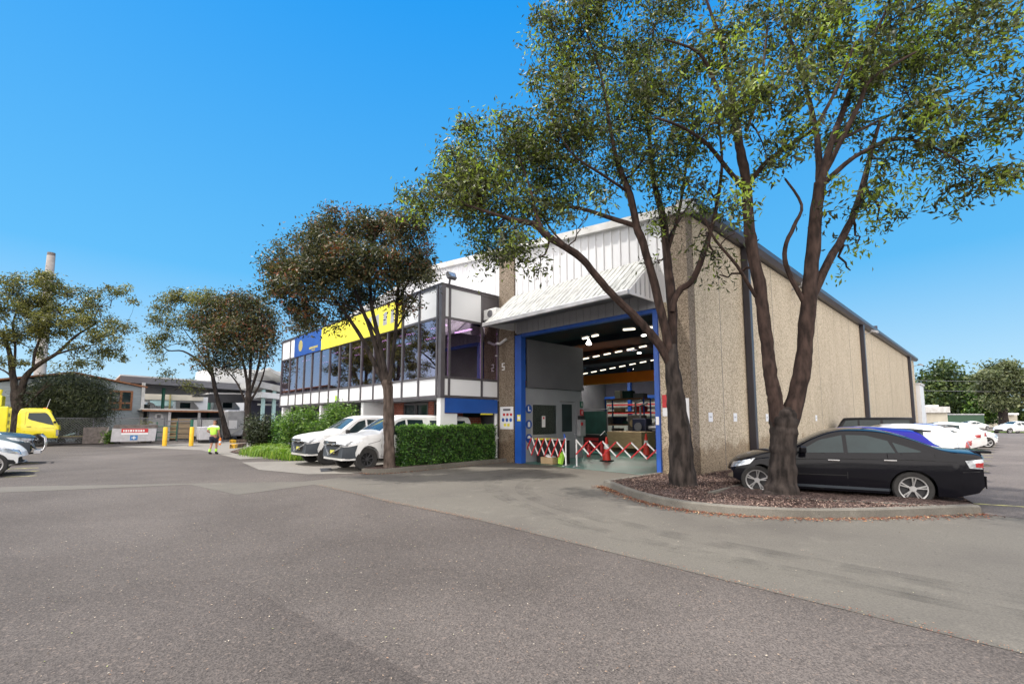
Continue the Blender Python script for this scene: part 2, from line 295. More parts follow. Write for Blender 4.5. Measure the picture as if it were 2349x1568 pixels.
# ------------------------------------------------------------------ mesh helpers
class MB:
    def __init__(s): s.v = []; s.f = []
    def add(s, vs, fs):
        o = len(s.v); s.v += [tuple(v) for v in vs]; s.f += [tuple(i+o for i in f) for f in fs]; return s
    def box(s, a, b, rot=None, piv=None):
        x0, y0, z0 = a; x1, y1, z1 = b
        vs = [Vector(p) for p in ((x0,y0,z0),(x1,y0,z0),(x1,y1,z0),(x0,y1,z0),(x0,y0,z1),(x1,y0,z1),(x1,y1,z1),(x0,y1,z1))]
        if rot is not None:
            c = Vector(piv) if piv is not None else (Vector(a)+Vector(b))/2
            vs = [rot @ (v-c)+c for v in vs]
        return s.add(vs, [(0,3,2,1),(4,5,6,7),(0,1,5,4),(1,2,6,5),(2,3,7,6),(3,0,4,7)])
    def bar(s, p, q, w, h=None):                       # rectangular bar between two points
        p = Vector(p); q = Vector(q); h = h or w; d = (q-p); l = d.length; d.normalize()
        up = Vector((0,0,1)) if abs(d.z) < .95 else Vector((1,0,0))
        a = d.cross(up).normalized()*w/2; b = a.cross(d).normalized()*h/2
        vs = [p-a-b, p+a-b, p+a+b, p-a+b, q-a-b, q+a-b, q+a+b, q-a+b]
        return s.add(vs, [(0,3,2,1),(4,5,6,7),(0,1,5,4),(1,2,6,5),(2,3,7,6),(3,0,4,7)])
    def tube(s, pts, rad, n=8, caps=True, fur=0.):
        fk = [(k, rng.uniform(0, 6.28), rng.uniform(-.5, .5)) for k in (5, 7, 11)] if fur else []
        pts = [Vector(p) for p in pts]
        if not hasattr(rad, '__len__'): rad = [rad]*len(pts)
        rings = []; up = Vector((.31,.17,.93)).normalized()
        for i, p in enumerate(pts):
            d = (pts[min(i+1, len(pts)-1)]-pts[max(i-1, 0)])
            d = d.normalized() if d.length > 1e-6 else Vector((0,0,1))
            if i == 0:
                a = d.cross(up)
                if a.length < .15: a = d.cross(Vector((1,0,0)))
            else: a = pa-d*pa.dot(d)
            a.normalize(); b = d.cross(a); pa = a
            rings.append([p+(a*cos(2*pi*k/n)+b*sin(2*pi*k/n))*rad[i]*(1+fur*sum(sin(q*2*pi*k/n+ph+tw*i) for q, ph, tw in fk)) for k in range(n)])
        vs = [v for r in rings for v in r]; fs = []
        for i in range(len(pts)-1):
            for k in range(n): fs.append((i*n+k, i*n+(k+1)%n, (i+1)*n+(k+1)%n, (i+1)*n+k))
        if caps: fs.append(tuple(range(n))[::-1]); fs.append(tuple(range((len(pts)-1)*n, len(pts)*n)))
        return s.add(vs, fs)
    def prism(s, pts, axis, a, b):                     # 2D outline extruded along an axis
        n = len(pts)
        def P(u, v, w): return {'x': (w,u,v), 'y': (u,w,v), 'z': (u,v,w)}[axis]
        vs = [P(u,v,a) for u,v in pts]+[P(u,v,b) for u,v in pts]
        fs = [tuple(range(n)), tuple(range(n, 2*n))[::-1]]+[(i, n+i, n+(i+1)%n, (i+1)%n) for i in range(n)]
        return s.add(vs, fs)
    def disc(s, c, r, axis, t, n=20):
        c = Vector(c); A = {'x': ((0,1,0),(0,0,1),(1,0,0)), 'y': ((1,0,0),(0,0,1),(0,1,0)), 'z': ((1,0,0),(0,1,0),(0,0,1))}[axis]
        u, v, w = map(Vector, A); vs = []
        for d in (0, t): vs += [c+u*r*cos(2*pi*k/n)+v*r*sin(2*pi*k/n)+w*d for k in range(n)]
        return s.add(vs, [tuple(range(n)), tuple(range(n, 2*n))[::-1]]+[(i, n+i, n+(i+1)%n, (i+1)%n) for i in range(n)])
    def build(s, name, m, parent=None, smooth=False, loc=None, bevel=0):
        me = D.meshes.new(name); me.from_pydata([tuple(v) for v in s.v], [], s.f)
        bm = bmesh.new(); bm.from_mesh(me); bmesh.ops.recalc_face_normals(bm, faces=bm.faces); bm.to_mesh(me); bm.free()
        if smooth:
            me.polygons.foreach_set('use_smooth', [True]*len(me.polygons))
            try: me.set_sharp_from_angle(angle=radians(40))
            except Exception: pass
        me.materials.append(m)
        o = D.objects.new(name, me); COL.objects.link(o)
        if bevel:
            b = o.modifiers.new('bevel', 'BEVEL'); b.width = bevel; b.segments = 2; b.limit_method = 'ANGLE'
        if parent is not None: o.parent = parent
        if loc is not None: o.location = loc
        return o
def tag(o, label=None, cat=None, group=None, kind=None):
    if label: o['label'] = label
    if cat: o['category'] = cat
    if group: o['group'] = group
    if kind: o['kind'] = kind
    return o
def empty(name, loc=(0,0,0), rz=0, **k):
    o = D.objects.new(name, None); COL.objects.link(o); o.location = loc; o.rotation_euler = (0,0,rz); o.empty_display_size = .2
    return tag(o, **k)
def put(o, base):                                      # children are modelled in world space, the empty stands at the base
    for c in o.children: c.location = Vector(c.location)-Vector(base)
    o.location = base; return o
def copy_tree(o, parent=None):
    c = o.copy(); COL.objects.link(c); c.parent = parent
    for ch in list(o.children): copy_tree(ch, c)
    return c
def sheet(name, pts, z, m, label, cat):
    me = MB().add([(p[0], p[1], z) for p in pts], [tuple(range(len(pts)))]).build(name, m)
    if me.data.polygons[0].normal.z < 0: me.data.flip_normals()
    return tag(me, label, cat, kind='structure')

# ================================================================== GROUND
sheet('ground', [(-400,-400),(600,-400),(600,600),(-400,600)], 0, M['asphalt'], 'dark worn asphalt yard covering the whole foreground', 'ground')
sheet('driveway', [(5.02,-60),(5.0,2),(4.98,6),(4.72,8.8),(4.6,12.2),(2.75,11.7),(2.3,14.4),(-1,15.75),(-12,17.2),(-12,18.6),(-1,17.0),(4.6,13.0),(6.6,13.2),(12.5,13.4),(12.5,6.6),(12.2,.42),(11.75,-.05),(11.9,-60)], .004, M['concrete'],
      'pale grey concrete driveway sweeping up to the roller door', 'driveway')
sheet('concrete_apron', [(4.9,20.4),(6.7,19.6),(9.6,17.5),(9.6,14.0),(6.3,13.9),(5.3,14.6),(4.6,17)], .008, M['concrete2'], 'pale concrete bay in front of the parked utes', 'paving')
sheet('parking_lot', [(11.95,-60),(11.65,-.1),(11.72,.36),(9.6,4.45),(12.2,4.45),(12.4,5.9),(220,5.9),(220,-60)], .008, M['lotasphalt'], 'pale asphalt car park lane beside the long wall', 'road')
sheet('footpath', [(5.2,22.0),(9,22),(14,38),(14,42),(2.0,37.6),(3.4,34.4),(5.2,30)], .009, M['concrete2'], 'pale concrete path past the yellow bollards', 'path')
# yellow bay lines
G = 'yellow bay lines in the car park'
ORD = ['first','second','third','fourth','fifth','sixth','seventh','eighth','ninth','tenth','eleventh','twelfth','thirteenth','fourteenth']
BAYDIR = Vector((-.297, .955, 0))
for i in range(14):
    x = 12.95+i*2.72; p = Vector((x+.05, .42, .014)); q = p+BAYDIR*(1.2 if i else 1.6)
    if i == 0: p = p-BAYDIR*2.6
    mb = MB(); mb.bar(p, q, .09, .004)
    tag(mb.build('bay_line', M['parkline']), ORD[i]+' faded yellow bay line counting away from the black sedan' if i else 'longest faded yellow bay line, behind the black sedan', 'road marking', G)
for i, (X0, Y, X1) in enumerate(((18,1063.5,88),(15,1075,88),(20,1082,90),(12,1093,85))):
    p = gr(X0, Y, .006); q = gr(X1, Y-3, .006)
    tag(MB().bar(p, q, .1, .004).build('bay_line', M['parkline']), ORD[i]+' faded yellow bay line before the cars at the left edge, counted from the farthest', 'road marking', 'yellow bay lines on the left')
# thin dark strip lying on the concrete
tag(MB().bar((6.0,14.9,.014), (6.35,15.9,.014), .35, .01).build('dark_strip', M['dark']), 'thin dark flat strip on the pale concrete before the utes', 'drain')

# asphalt patch with straight old edges, and tyre marks curving over the driveway
sheet('asphalt_patch', [tuple(gr(-200,1392))[:2], tuple(gr(200,1360))[:2], tuple(gr(520,1322))[:2], tuple(gr(1050,1600))[:2], tuple(gr(-400,1700))[:2]], .003, asphalt('patched_asphalt', (.069,.061,.057), (.049,.043,.04), 3.), 'slightly darker old asphalt patch in the left foreground', 'ground')
def tyremark():
    m, n, b = _base('tyre_rubber_mark'); b.inputs['Base Color'].default_value = (.03,.028,.027,1); b.inputs['Roughness'].default_value = .9
    n.links.new(ramp(n, (0,0,0), (.22,.22,.22), tex(n, 'noise', 2.2, 6), .4, .75), b.inputs['Alpha']); return m
TM = tyremark()
def strip(pts, w):
    P = [Vector(p) for p in pts]; C = []
    for i in range(len(P)-1):
        a = P[max(i-1,0)]; q = P[i]; c = P[i+1]; d = P[min(i+2, len(P)-1)]
        for k in range(8): t = k/8; C.append(.5*((2*q)+(-a+c)*t+(2*a-5*q+4*c-d)*t*t+(-a+3*q-3*c+d)*t**3))
    C.append(P[-1]); V = []
    for i, p in enumerate(C):
        d = (C[min(i+1,len(C)-1)]-C[max(i-1,0)]).normalized(); s_ = Vector((d.y,-d.x,0))*w/2; V += [(p.x-s_.x,p.y-s_.y,.0085),(p.x+s_.x,p.y+s_.y,.0085)]
    o = MB().add(V, [(2*i,2*i+1,2*i+3,2*i+2) for i in range(len(C)-1)]).build('tyre_marks', TM); return tag(o, 'faint dark tyre marks curving over the concrete driveway', 'tyre marks', kind='structure')
for off in (0, .55, 1.9, 2.4): strip([(12.3,9.2+off*.6,0),(9.8,9.0+off*.6,0),(7.6-off*.1,7.4+off*.5,0),(6.6-off*.35,4.6,0),(6.5-off*.3,1.0,0),(6.9-off*.3,-4,0)], .2)
for off in (0, 1.6): strip([(12.3,11.6-off*.5,0),(9.6,11.4-off*.7,0),(7.4,11.9-off,0),(5.4,13.0-off,0)], .2)

# ---- kerb islands
def bez(pts, n=8):                                     # Catmull-Rom through points
    out = []; P = [Vector(p) for p in pts]
    for i in range(len(P)-1):
        a = P[max(i-1,0)]; b = P[i]; c = P[i+1]; d = P[min(i+2, len(P)-1)]
        for k in range(n):
            t = k/n; out.append(.5*((2*b)+(-a+c)*t+(2*a-5*b+4*c-d)*t*t+(-a+3*b-3*c+d)*t**3))
    return out+[P[-1]]
def kerb(name, pts, w, h, label):                      # kerb of width w to the right-hand side of the path
    mb = MB(); n = len(pts); vs = []
    for i, p in enumerate(pts):
        d = (pts[min(i+1,n-1)]-pts[max(i-1,0)]).normalized(); s = Vector((d.y, -d.x, 0))
        o = p; q = p+s*w
        vs += [(o.x,o.y,0), (o.x+s.x*.02,o.y+s.y*.02,h-.02), (o.x+s.x*.04,o.y+s.y*.04,h), (q.x,q.y,h), (q.x,q.y,0)]
    fs = []
    for i in range(n-1):
        for k in range(4): a = i*5+k; fs.append((a, a+1, a+6, a+5))
    fs += [(0,1,2,3,4), tuple((n-1)*5+k for k in range(5))[::-1]]
    mb.add(vs, fs); return tag(mb.build(name, M['kerb']), label, 'kerb')
isl_front = bez([(12.35,6.93,0),(9.72,6.96,0)], 6)+bez([(9.62,6.86,0),(9.45,6.55,0),(9.1,6.08,0),(8.62,5.3,0),(8.35,4.6,0),(8.3,3.91,0),(8.5,3.22,0),(9.04,2.37,0),(9.88,1.62,0),(10.71,1.03,0),(11.7,.36,0)], 6)
isl_front = [p for p in isl_front]
kerb('kerb', [p.copy() for p in isl_front][::-1], .16, .15, 'curved concrete kerb around the mulch island with the two big trees')
inner = [p for p in isl_front]
mpoly = [(12.35,6.85)]+[(p.x+.12, p.y) for p in isl_front[6:]]+[(11.6,.5),(9.85,4.3),(9.85,4.5),(30,4.5),(30,5.9),(12.35,5.9)]
# mulch bed with a slightly uneven surface
def bed(name, poly, z, m, label, cat, amp=.04, step=.22):
    xs = [p[0] for p in poly]; ys = [p[1] for p in poly]
    bm = bmesh.new(); vs = [bm.verts.new((x, y, z)) for x, y in poly]; bm.faces.new(vs)
    bmesh.ops.triangulate(bm, faces=bm.faces[:])
    for _ in range(7):
        es = [e for e in bm.edges if e.calc_length() > step*2]
        if not es: break
        bmesh.ops.subdivide_edges(bm, edges=es, cuts=1); bmesh.ops.triangulate(bm, faces=bm.faces[:])
    for v in bm.verts:
        if not v.is_boundary: v.co.z += amp*(.4+.6*sin(v.co.x*2.3+v.co.y*1.7)*sin(v.co.y*2.9-v.co.x))+random.uniform(-.012,.012)
    me = D.meshes.new(name); bm.to_mesh(me); bm.free(); me.materials.append(m)
    me.polygons.foreach_set('use_smooth', [True]*len(me.polygons))
    o = D.objects.new(name, me); COL.objects.link(o)
    if me.polygons[0].normal.z < 0: me.flip_normals()
    return tag(o, label, cat, kind='structure')
bed('mulch_bed', mpoly, .10, M['mulch'], 'brown bark mulch bed under the two big trees', 'garden bed')
kerb('kerb', [Vector(p) for p in ((9.82,4.42,0),(12.6,4.42,0),(30,4.42,0))], .13, .14, 'straight concrete kerb at the head of the parking bays')
kerb('kerb', [Vector(p) for p in ((11.72,.42,0),(10.9,1.9,0),(10.3,3.1,0))][::-1], .12, .13, 'narrow kerb between the mulch and the black sedan')
hk = bez([(14.6,13.62,0),(12.8,13.6,0),(10.4,13.45,0),(8.6,13.28,0),(7.5,13.2,0),(6.95,13.35,0),(6.72,13.75,0)], 6)
kerb('kerb', [p.copy() for p in hk][::-1], .15, .15, 'low concrete kerb in front of the clipped hedge')
bed('planting_bed', [(p.x, p.y+.1) for p in hk]+[(7.2,14.6),(9.6,15.3),(14,15.4)], .12, M['mulch'], 'bark bed under the hedge and the red tipped tree', 'garden bed', .02)
bed('garden_bed', [(7.2,19.4),(6.4,20.2),(6.3,22.6),(5.9,24.4),(5.9,27),(7.2,30),(10,30),(10.9,24),(10.9,19.4)], .05, M['mulch'], 'planted bed along the office frontage', 'garden bed', .05)

# ================================================================== WAREHOUSE
XF, YW = 12.54, 5.9; XE = 62.5; YE = 32.0; ZE = 7.72
wh = empty('warehouse', label='long warehouse with exposed aggregate side wall, white cladding and an open roller door', cat='warehouse')
def zr(y): return 7.68+.105*(y-5.9) if y < 19 else 7.68+.105*(13.1-(y-19))
b = MB()
xs = [XF+.35, 16.6, 22.6, 29.5, 36.2, 43.5, 50.8, 58.1, XE]
for i in range(len(xs)-1): b.box((xs[i]+(.012 if i else 0), YW, .0), (xs[i+1]-.012, YW+.2, ZE-.12))
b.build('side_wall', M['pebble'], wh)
b = MB(); b.box((XF+.02, YW+.03, 0), (XF+.34, YW+.2, ZE-.12)); b.build('wall_end', M['pebble'], wh)
b = MB()
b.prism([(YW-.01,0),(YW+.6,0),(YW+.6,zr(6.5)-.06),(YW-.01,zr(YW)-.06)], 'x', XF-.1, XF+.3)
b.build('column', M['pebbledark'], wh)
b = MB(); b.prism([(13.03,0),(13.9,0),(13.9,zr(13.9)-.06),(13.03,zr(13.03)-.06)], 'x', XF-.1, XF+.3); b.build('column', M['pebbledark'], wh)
b = MB(); b.box((XF-.04, YW+.6, 0), (XF+.2, 6.86, 5.1)); b.build('door_side_wall', M['pebble'], wh)
for x in (14.6, 19.6, 26, 33, 40, 47, 54.5): MB().box((x, YW-.004, .1), (x+.018, YW+.05, ZE-.15)).build('panel_joint', M['dkgrey'], wh)
# gutter and capping on the long wall
b = MB(); b.prism([(YW-.34,ZE+.02),(YW-.34,ZE+.2),(YW-.31,ZE+.2),(YW-.31,ZE+.03),(YW-.02,ZE+.03),(YW-.02,ZE-.1),(YW-.2,ZE-.1)], 'x', XF-.05, XE+.4)
b.build('gutter', M['pipegrey'], wh)
b = MB(); b.prism([(YW-.3,ZE+.2),(YW+.25,ZE+.32),(YW+.25,ZE-.02),(YW-.0,ZE-.02)], 'x', XF-.12, XE+.35); b.build('eave_flashing', M['galv'], wh)
for x, w in ((16.65,.2), (36.18,.3), (58.0,.36)):
    b = MB(); b.box((x-w/2, YW-.24, .05), (x+w/2, YW-.02, ZE-.0)); pipe = b.build('downpipe', M['pipegrey'], wh, bevel=.02)
# roof
b = MB(); b.prism([(YW-.25,ZE+.22),(19,zr(19)+.02),(YE,zr(YE)+.02),(YE,zr(YE)-.15),(19,zr(19)-.15),(YW-.1,ZE+.05)], 'x', XF+.12, XE)
b.build('roof', M['roofsheet'], wh)
b = MB(); b.box((XF+.1, YE-.2, 0), (XE, YE, 7.4)); b.box((XE-.2, YW+.2, 0), (XE, YE-.2, 7.5)); b.build('rear_wall', M['dkgrey'], wh)
# ribbed cladding on the front above the door and above the office
def clad(y0, y1, z0, par):
    b = MB(); pts = []; y = y0; rib = .32
    top = []
    while y < y1-1e-3:
        e = min(y+rib, y1)
        for yy, xx in ((y,0),(y+.02,-.03),(y+.075,-.03),(y+.095,0)):
            if yy <= y1: pts.append((yy, xx))
        y = e
    pts.append((y1, 0)); n = len(pts)
    vs = [(XF-.02+x, y, z0(y)) for y, x in pts]+[(XF-.02+x, y, zr(y)-.05) for y, x in pts]
    b.add(vs, [(i, i+1, n+i+1, n+i) for i in range(n-1)])
    vs = [(XF+.08, y, z) for y, z in ((y0,z0(y0)),(y1,z0(y1)),(y1,zr(y1)-.05),(y0,zr(y0)-.05))]; b.add(vs, [(0,1,2,3)])
    return b.build('ribbed_cladding', M['white_clad'], par)
clad(6.5, 13.03, lambda y: 5.05, wh)
clad(13.9, 19.0, lambda y: 5.6, wh); clad(19.0, YE, lambda y: 5.6, wh)
b = MB()                                               # box-shaped parapet capping
for y0, y1 in ((YW-.3, 13.0), (13.0, 19.0)): b.prism([(y0,zr(y0)-.08),(y1,zr(y1)-.08),(y1,zr(y1)+.16),(y0,zr(y0)+.16)], 'x', XF-.2, XF+.13)
b.prism([(19.0,zr(19)-.08),(YE,zr(YE)-.08),(YE,zr(YE)+.16),(19,zr(19)+.16)], 'x', XF-.2, XF+.13)
b.build('parapet_capping', M['roofsheet'], wh)
b = MB(); b.box((XF+.1, 13.9, 0), (XF+.2, YE-.2, 6.2)); b.build('front_wall', M['dkgrey'], wh)
# canopy over the door
cx0 = 10.95; ct = 6.55; cb = 5.1; y0c, y1c = 6.9, 13.05
can = empty('door_canopy', (XF, 10, 5), label='streaky weathered metal canopy over the big roller door', cat='canopy')
b = MB(); pts = []; y = y0c
while y < y1c-.01: pts += [(y,0),(y+.025,.022),(y+.08,.022),(y+.105,0)]; y += .21
pts.append((y1c,0)); n = len(pts); dn = Vector((-(ct-cb), 0, XF-cx0)).normalized()
vs = [(cx0+dn.x*h, y, cb+.1+dn.z*h) for y,h in pts]+[(XF-.05+dn.x*h, y, ct+dn.z*h) for y,h in pts]
b.add(vs, [(i,i+1,n+i+1,n+i) for i in range(n-1)]); sk = b.build('roof_sheet', M['canopy'], can)
for q in (y0c-.02, y1c-.03): MB().prism([(cx0,cb+.09),(XF-.05,ct-.01),(XF-.05,cb+.04),(cx0,cb+.03)], 'y', q, q+.05).build('end_panel', M['white_clad'], can)
b = MB()
for i in range(5): x = cx0+.35+i*.25; b.box((x, y0c-.05, cb+.1), (x+.03, y0c-.02, cb+.1+(x-cx0)*.82))
b.build('end_rib', M['galv'], can)
b = MB(); b.box((cx0-.09, y0c-.05, cb-.02), (cx0+.02, y1c+.05, cb+.13)); b.build('gutter', M['galv'], can, bevel=.02)
b = MB(); b.prism([(cx0+.03,cb+.02),(XF-.14,cb+.33),(XF-.14,cb+.36),(cx0+.03,cb+.05)], 'y', y0c+.04, y1c-.04); b.build('soffit', M['dkgrey'], can)
put(can, (XF,10,5))
b = MB(); y = 6.87
while y < 12.86: b.box((XF-.13, y, 4.965), (XF-.07, min(y+.285, 12.87), 5.42)); y += .3
b.build('door_fascia', M['greyroom'], wh)
# door frame
b = MB(); b.box((XF-.12, 6.86, 0), (XF+.12, 7.0, 4.93)); b.build('door_jamb', M['bluepaint'], wh)
b = MB(); b.box((XF-.12, 12.6, 0), (XF+.12, 12.95, 4.93)); b.build('door_jamb', M['bluepaint'], wh)
b = MB(); b.box((XF-.1, 7.0, 4.84), (XF+.1, 12.6, 4.96)); b.build('door_lintel', M['bluepaint'], wh)
# interior
tag(sheet('warehouse_floor', [(12.5,6.1),(62.2,6.1),(62.2,31.7),(12.5,31.7)], .012, M['greenfloor'], 'green painted floor inside the warehouse', 'floor'))
b = MB(); b.box((XF+.3, YW+.21, .02), (XE-.21, YW+.25, ZE-.1)); b.build('inner_side_wall', M['intwall'], wh)
b = MB(); b.box((44.8, YW+.3, .02), (45, 31.5, 3.9)); b.build('inner_end_wall', M['intwall'], wh)
b = MB(); b.box((44.8, YW+.3, 3.92), (45, 31.5, 8.9)); b.build('inner_end_cladding', M['intdark'], wh)
b = MB(); b.box((XF+.3, YW+.3, 7.35), (44.7, 31.5, 7.4)); b.build('ceiling_lining', M['intdark'], wh)
b = MB()
for x in range(16, 44, 5): b.box((x, YW+.3, 6.95), (x+.15, 31.4, 7.33))
b.build('roof_beam', M['intdark'], wh)
for y in (9.2, 13.5, 18.4, 23.2, 28): MB().box((44.45, y, .02), (44.78, y+.35, 7.3)).build('steel_column', M['bluepaint'], wh)
b = MB()
for z in (3.9,): b.box((44.3, YW+.4, z), (44.44, 31.3, z+.35))
b.build('wall_beam', M['bluepaint'], wh)
b = MB()
for z in (3.2, 2.3): b.box((44.3, 10, z), (44.4, 31, z+.16))
b.build('racking_beam', M['redpaint'], wh)
cr = empty('gantry_crane', (30, 16, 4.4), label='orange overhead crane beam spanning the warehouse', cat='crane')
b = MB(); b.box((29.8, 6.6, 4.42), (30.3, 31, 5.17)); b.build('beam', M['orange'], cr)
b = MB(); b.box((29.4, 6.3, 5.17), (30.9, 6.7, 5.6)); b.box((29.4, 30.8, 5.17), (30.9, 31.2, 5.6)); b.build('end_carriage', M['orange'], cr)
b = MB(); b.box((29.7, 17, 5.18), (30.6, 18.4, 5.7)); b.build('hoist', M['dkgrey'], cr); put(cr, (30,16,4.4))
# ceiling lights: rows measured in the photograph
Z3 = lambda x, y: ((1850+x/2.091)*.6115, (1100+y/2.091)*.6115)
def lights(x, a, c, n, row, w=.55):
    p = atx(*Z3(*a), x); q = atx(*Z3(*c), x)
    for i in range(n):
        t = (i+.15)/n; u = (i+.15+w)/n
        P = p.lerp(q, t); Q = p.lerp(q, u)
        e = empty('ceiling_light', tuple((P+Q)/2), label=ORD[i]+' lit strip light from the left in the '+row+' ceiling row', cat='light', group='strip lights in the warehouse')
        o = MB().bar(P+Vector((0,0,.09)), Q+Vector((0,0,.09)), .3, .06).build('housing', M['dkgrey'], e)
        o2 = MB().bar(P, Q, .12, .07).build('tube', M['tube'], e)
        put(e, tuple((P+Q)/2))
        if i % 2 == 0:
            l = D.objects.new('tube_light', D.lights.new('tube_light', 'AREA')); COL.objects.link(l); l.parent = e; l.location = (0,0,-.07); l.data.energy = 80; l.data.size = .8; l.data.color = (1,.95,.85)
lights(19.5, (1000,288), (1300,262), 2, 'nearest right', .6)
lights(19.5, (690,358), (840,322), 2, 'nearest left', .6)
lights(30.8, (690,518), (1230,405), 6, 'middle')
lights(40, (690,634), (1310,512), 8, 'lowest and farthest')
for kk, (X, Y, x) in enumerate(((725,240,18),(748,393,19.5),(1180,325,22),(1143,464,28),(1107,590,38),(1280,552,36))):
    p = atx(*Z3(X,Y), x); e = empty('high_bay_lamp', p, label='small round high bay lamp, '+ORD[kk]+' from the top of the doorway', cat='light', group='high bay lamps in the warehouse')
    MB().disc((0,0,-.06), .13, 'z', .05, 12).build('lens', M['lamp'], e); MB().tube([(0,0,0),(0,0,.16),(0,0,.3)], [.16,.06,.05], 10).build('reflector', M['dkgrey'], e)
# small site office on the left inside the door
ro = empty('site_office', (14.5,12.8,0), label='grey panel office room just inside the roller door on the left', cat='room')
yr = 12.72
b = MB(); b.box((12.75, yr, .02), (13.13, yr+.12, 2.86)); b.box((13.13, yr, 2.25), (14.82, yr+.12, 2.86)); b.box((13.13, yr, .02), (14.6, yr+.12, 1.05)); b.box((14.6, yr, .02), (14.82, yr+.12, 2.25)); b.box((14.82, yr, 2.42), (16.3, yr+.12, 2.86)); b.box((15.86, yr, .02), (16.3, yr+.12, 2.42)); b.box((16.18,yr+.12,.02),(16.3,15.4,2.86)); b.box((12.75, 15.3, .02),(16.18,15.4,2.86)); b.box((12.75,yr,2.861),(16.3,15.4,2.9))
b.build('wall', M['greyroom'], ro)
b = MB(); b.box((13.13, yr+.03, 1.05), (14.6, yr+.06, 2.25)); wnd = b.build('window', M['plainglass'], ro)
b = MB()
for a, c in (((13.1,yr-.02,1.0),(14.63,yr,1.06)),((13.1,yr-.02,2.24),(14.63,yr,2.3)),((13.1,yr-.02,1.06),(13.16,yr,2.24)),((14.57,yr-.02,1.06),(14.63,yr,2.24))): b.box(a, c)
b.build('frame', M['greyroom'], wnd)
b = MB(); b.box((14.84, yr+.02, .02), (15.84, yr+.07, 2.4)); dr = b.build('door', M['greyroom'], ro)
b = MB(); b.box((14.96, yr-.0, 1.15), (15.6, yr+.018, 2.3)); b.build('pane', M['carglass'], dr)
b = MB(); b.box((15.66, yr-.04, 1.0), (15.76, yr+.015, 1.04)); b.build('handle', M['chrome'], dr)
b = MB(); b.box((12.76, yr+.15, .04), (16.1, 15.2, .08)); b.box((13.0,15.0,.08),(16,15.28,2.6)); b.build('back_wall', M['dkgrey'], ro)
b = MB(); b.box((13.14, yr+.08, 1.06), (14.59, yr+.1, 2.24)); b.build('window_backing', pm('grey_green_backing', (.6,.7,.68), (.52,.6,.6), 2, .7), ro)  # pale panel added behind the pane to lighten the window
b = MB(); b.box((13.2, yr+.07, 1.5), (13.42, yr+.075, 1.75)); b.box((13.7, yr-.006, 1.35), (13.9, yr-.002, 1.8)); b.build('notice', M['paper'], ro)
b = MB(); b.disc((13.8, yr-.012, 1.72), .05, 'y', .004, 12); b.build('no_entry_mark', M['redpaint'], ro)
put(ro, (14.5,12.8,0))
# grey upper box (roller curtain housing / mezzanine wall) over the site office
b = MB(); b.box((12.8, 12.62, 2.95), (16.3, 12.7, 4.8)); b.box((16.22,12.7,2.95),(16.3,15.4,4.8)); b.box((12.8,12.6,2.91),(16.3,15.4,2.949)); o = b.build('upper_panel_wall', M['dkgrey'], wh)
# blue mandatory discs beside the jamb
for z, nm, lb in ((2.07,'safety_sign','uppermost round blue boot sign beside the blue door jamb'),(1.47,'safety_sign','middle round blue vest sign beside the blue door jamb'),(.93,'safety_sign','lowest round blue helmet sign beside the blue door jamb')):
    e = empty(nm, (12.94,yr-.01,z), label=lb, cat='safety sign', group='round blue signs beside the jamb')
    MB().disc((0,-.012,0), .17, 'y', .01, 24).build('disc', M['bluepaint'], e)
    if z > 2: o = MB().prism([(-.05,-.09),(.09,-.09),(.09,-.04),(.0,-.03),(.0,.1),(-.05,.1)], 'y', -.018, -.0125)
    elif z > 1.2: o = MB().prism([(-.06,-.1),(.06,-.1),(.06,.05),(.03,.1),(-.03,.1),(-.06,.05)], 'y', -.018, -.0125)
    else: o = MB().prism([(-.09,.0),(-.07,.08),(0,.11),(.07,.08),(.09,.0)], 'y', -.018, -.0125)
    o.build('symbol', M['paper'], e)
# signs on the left column and jamb
e = empty('site_rules_board', (XF-.11,13.4,1.7), label='white site safety rules board with rows of coloured symbols on the left column', cat='sign')
MB().box((-.012,-.36,-.42),(0,.4,.46)).build('board', M['paper'], e)
MB().box((-.016,-.2,.3),(-.0125,.22,.38)).build('heading', M['dkgrey'], e)
b = MB(); [b.box((-.016,-.3+k*.2,.1),(-.0125,-.17+k*.2,.2)) for k in range(3)]; b.build('red_symbols', M['redpaint'], e)
b = MB(); [b.disc((-.016,-.22+k*.22,-.06), .075, 'x', .0035, 14) for k in range(3)]; b.build('blue_symbols', M['bluepaint'], e)
b = MB(); [b.box((-.016,-.16+k*.2,-.31),(-.0125,-.02+k*.2,-.2)) for k in range(2)]; b.build('yellow_symbols', M['yellowsign'], e)
e = empty('warning_plate', (XF-.125,12.72,1.72), label='small yellow edged notice stuck on the left blue jamb', cat='sign')
MB().box((-.008,-.09,-.12),(0,.09,.12)).build('plate', M['yellowsign'], e); MB().box((-.012,-.07,-.06),(-.0085,.07,.06)).build('panel', M['paper'], e)
e = empty('warning_plate', (XF-.125,6.93,1.62), label='small white label stuck on the right blue jamb', cat='sign')
MB().box((-.008,-.05,-.12),(0,.05,.12)).build('plate', M['paper'], e)
e = empty('house_number', (XF-.11,13.62,3.72), label='small white number 5 high on the left column', cat='sign')
b = MB()
b.box((-.02,-.08,.15),(0,.08,.19)); b.box((-.02,.04,.02),(0,.08,.15)); b.box((-.02,-.08,.02),(0,.04,.06)); b.box((-.02,-.08,-.1),(0,-.04,.02)); b.box((-.02,-.04,-.1),(0,.08,-.06)); b.build('digit', M['whitepaint'], e)
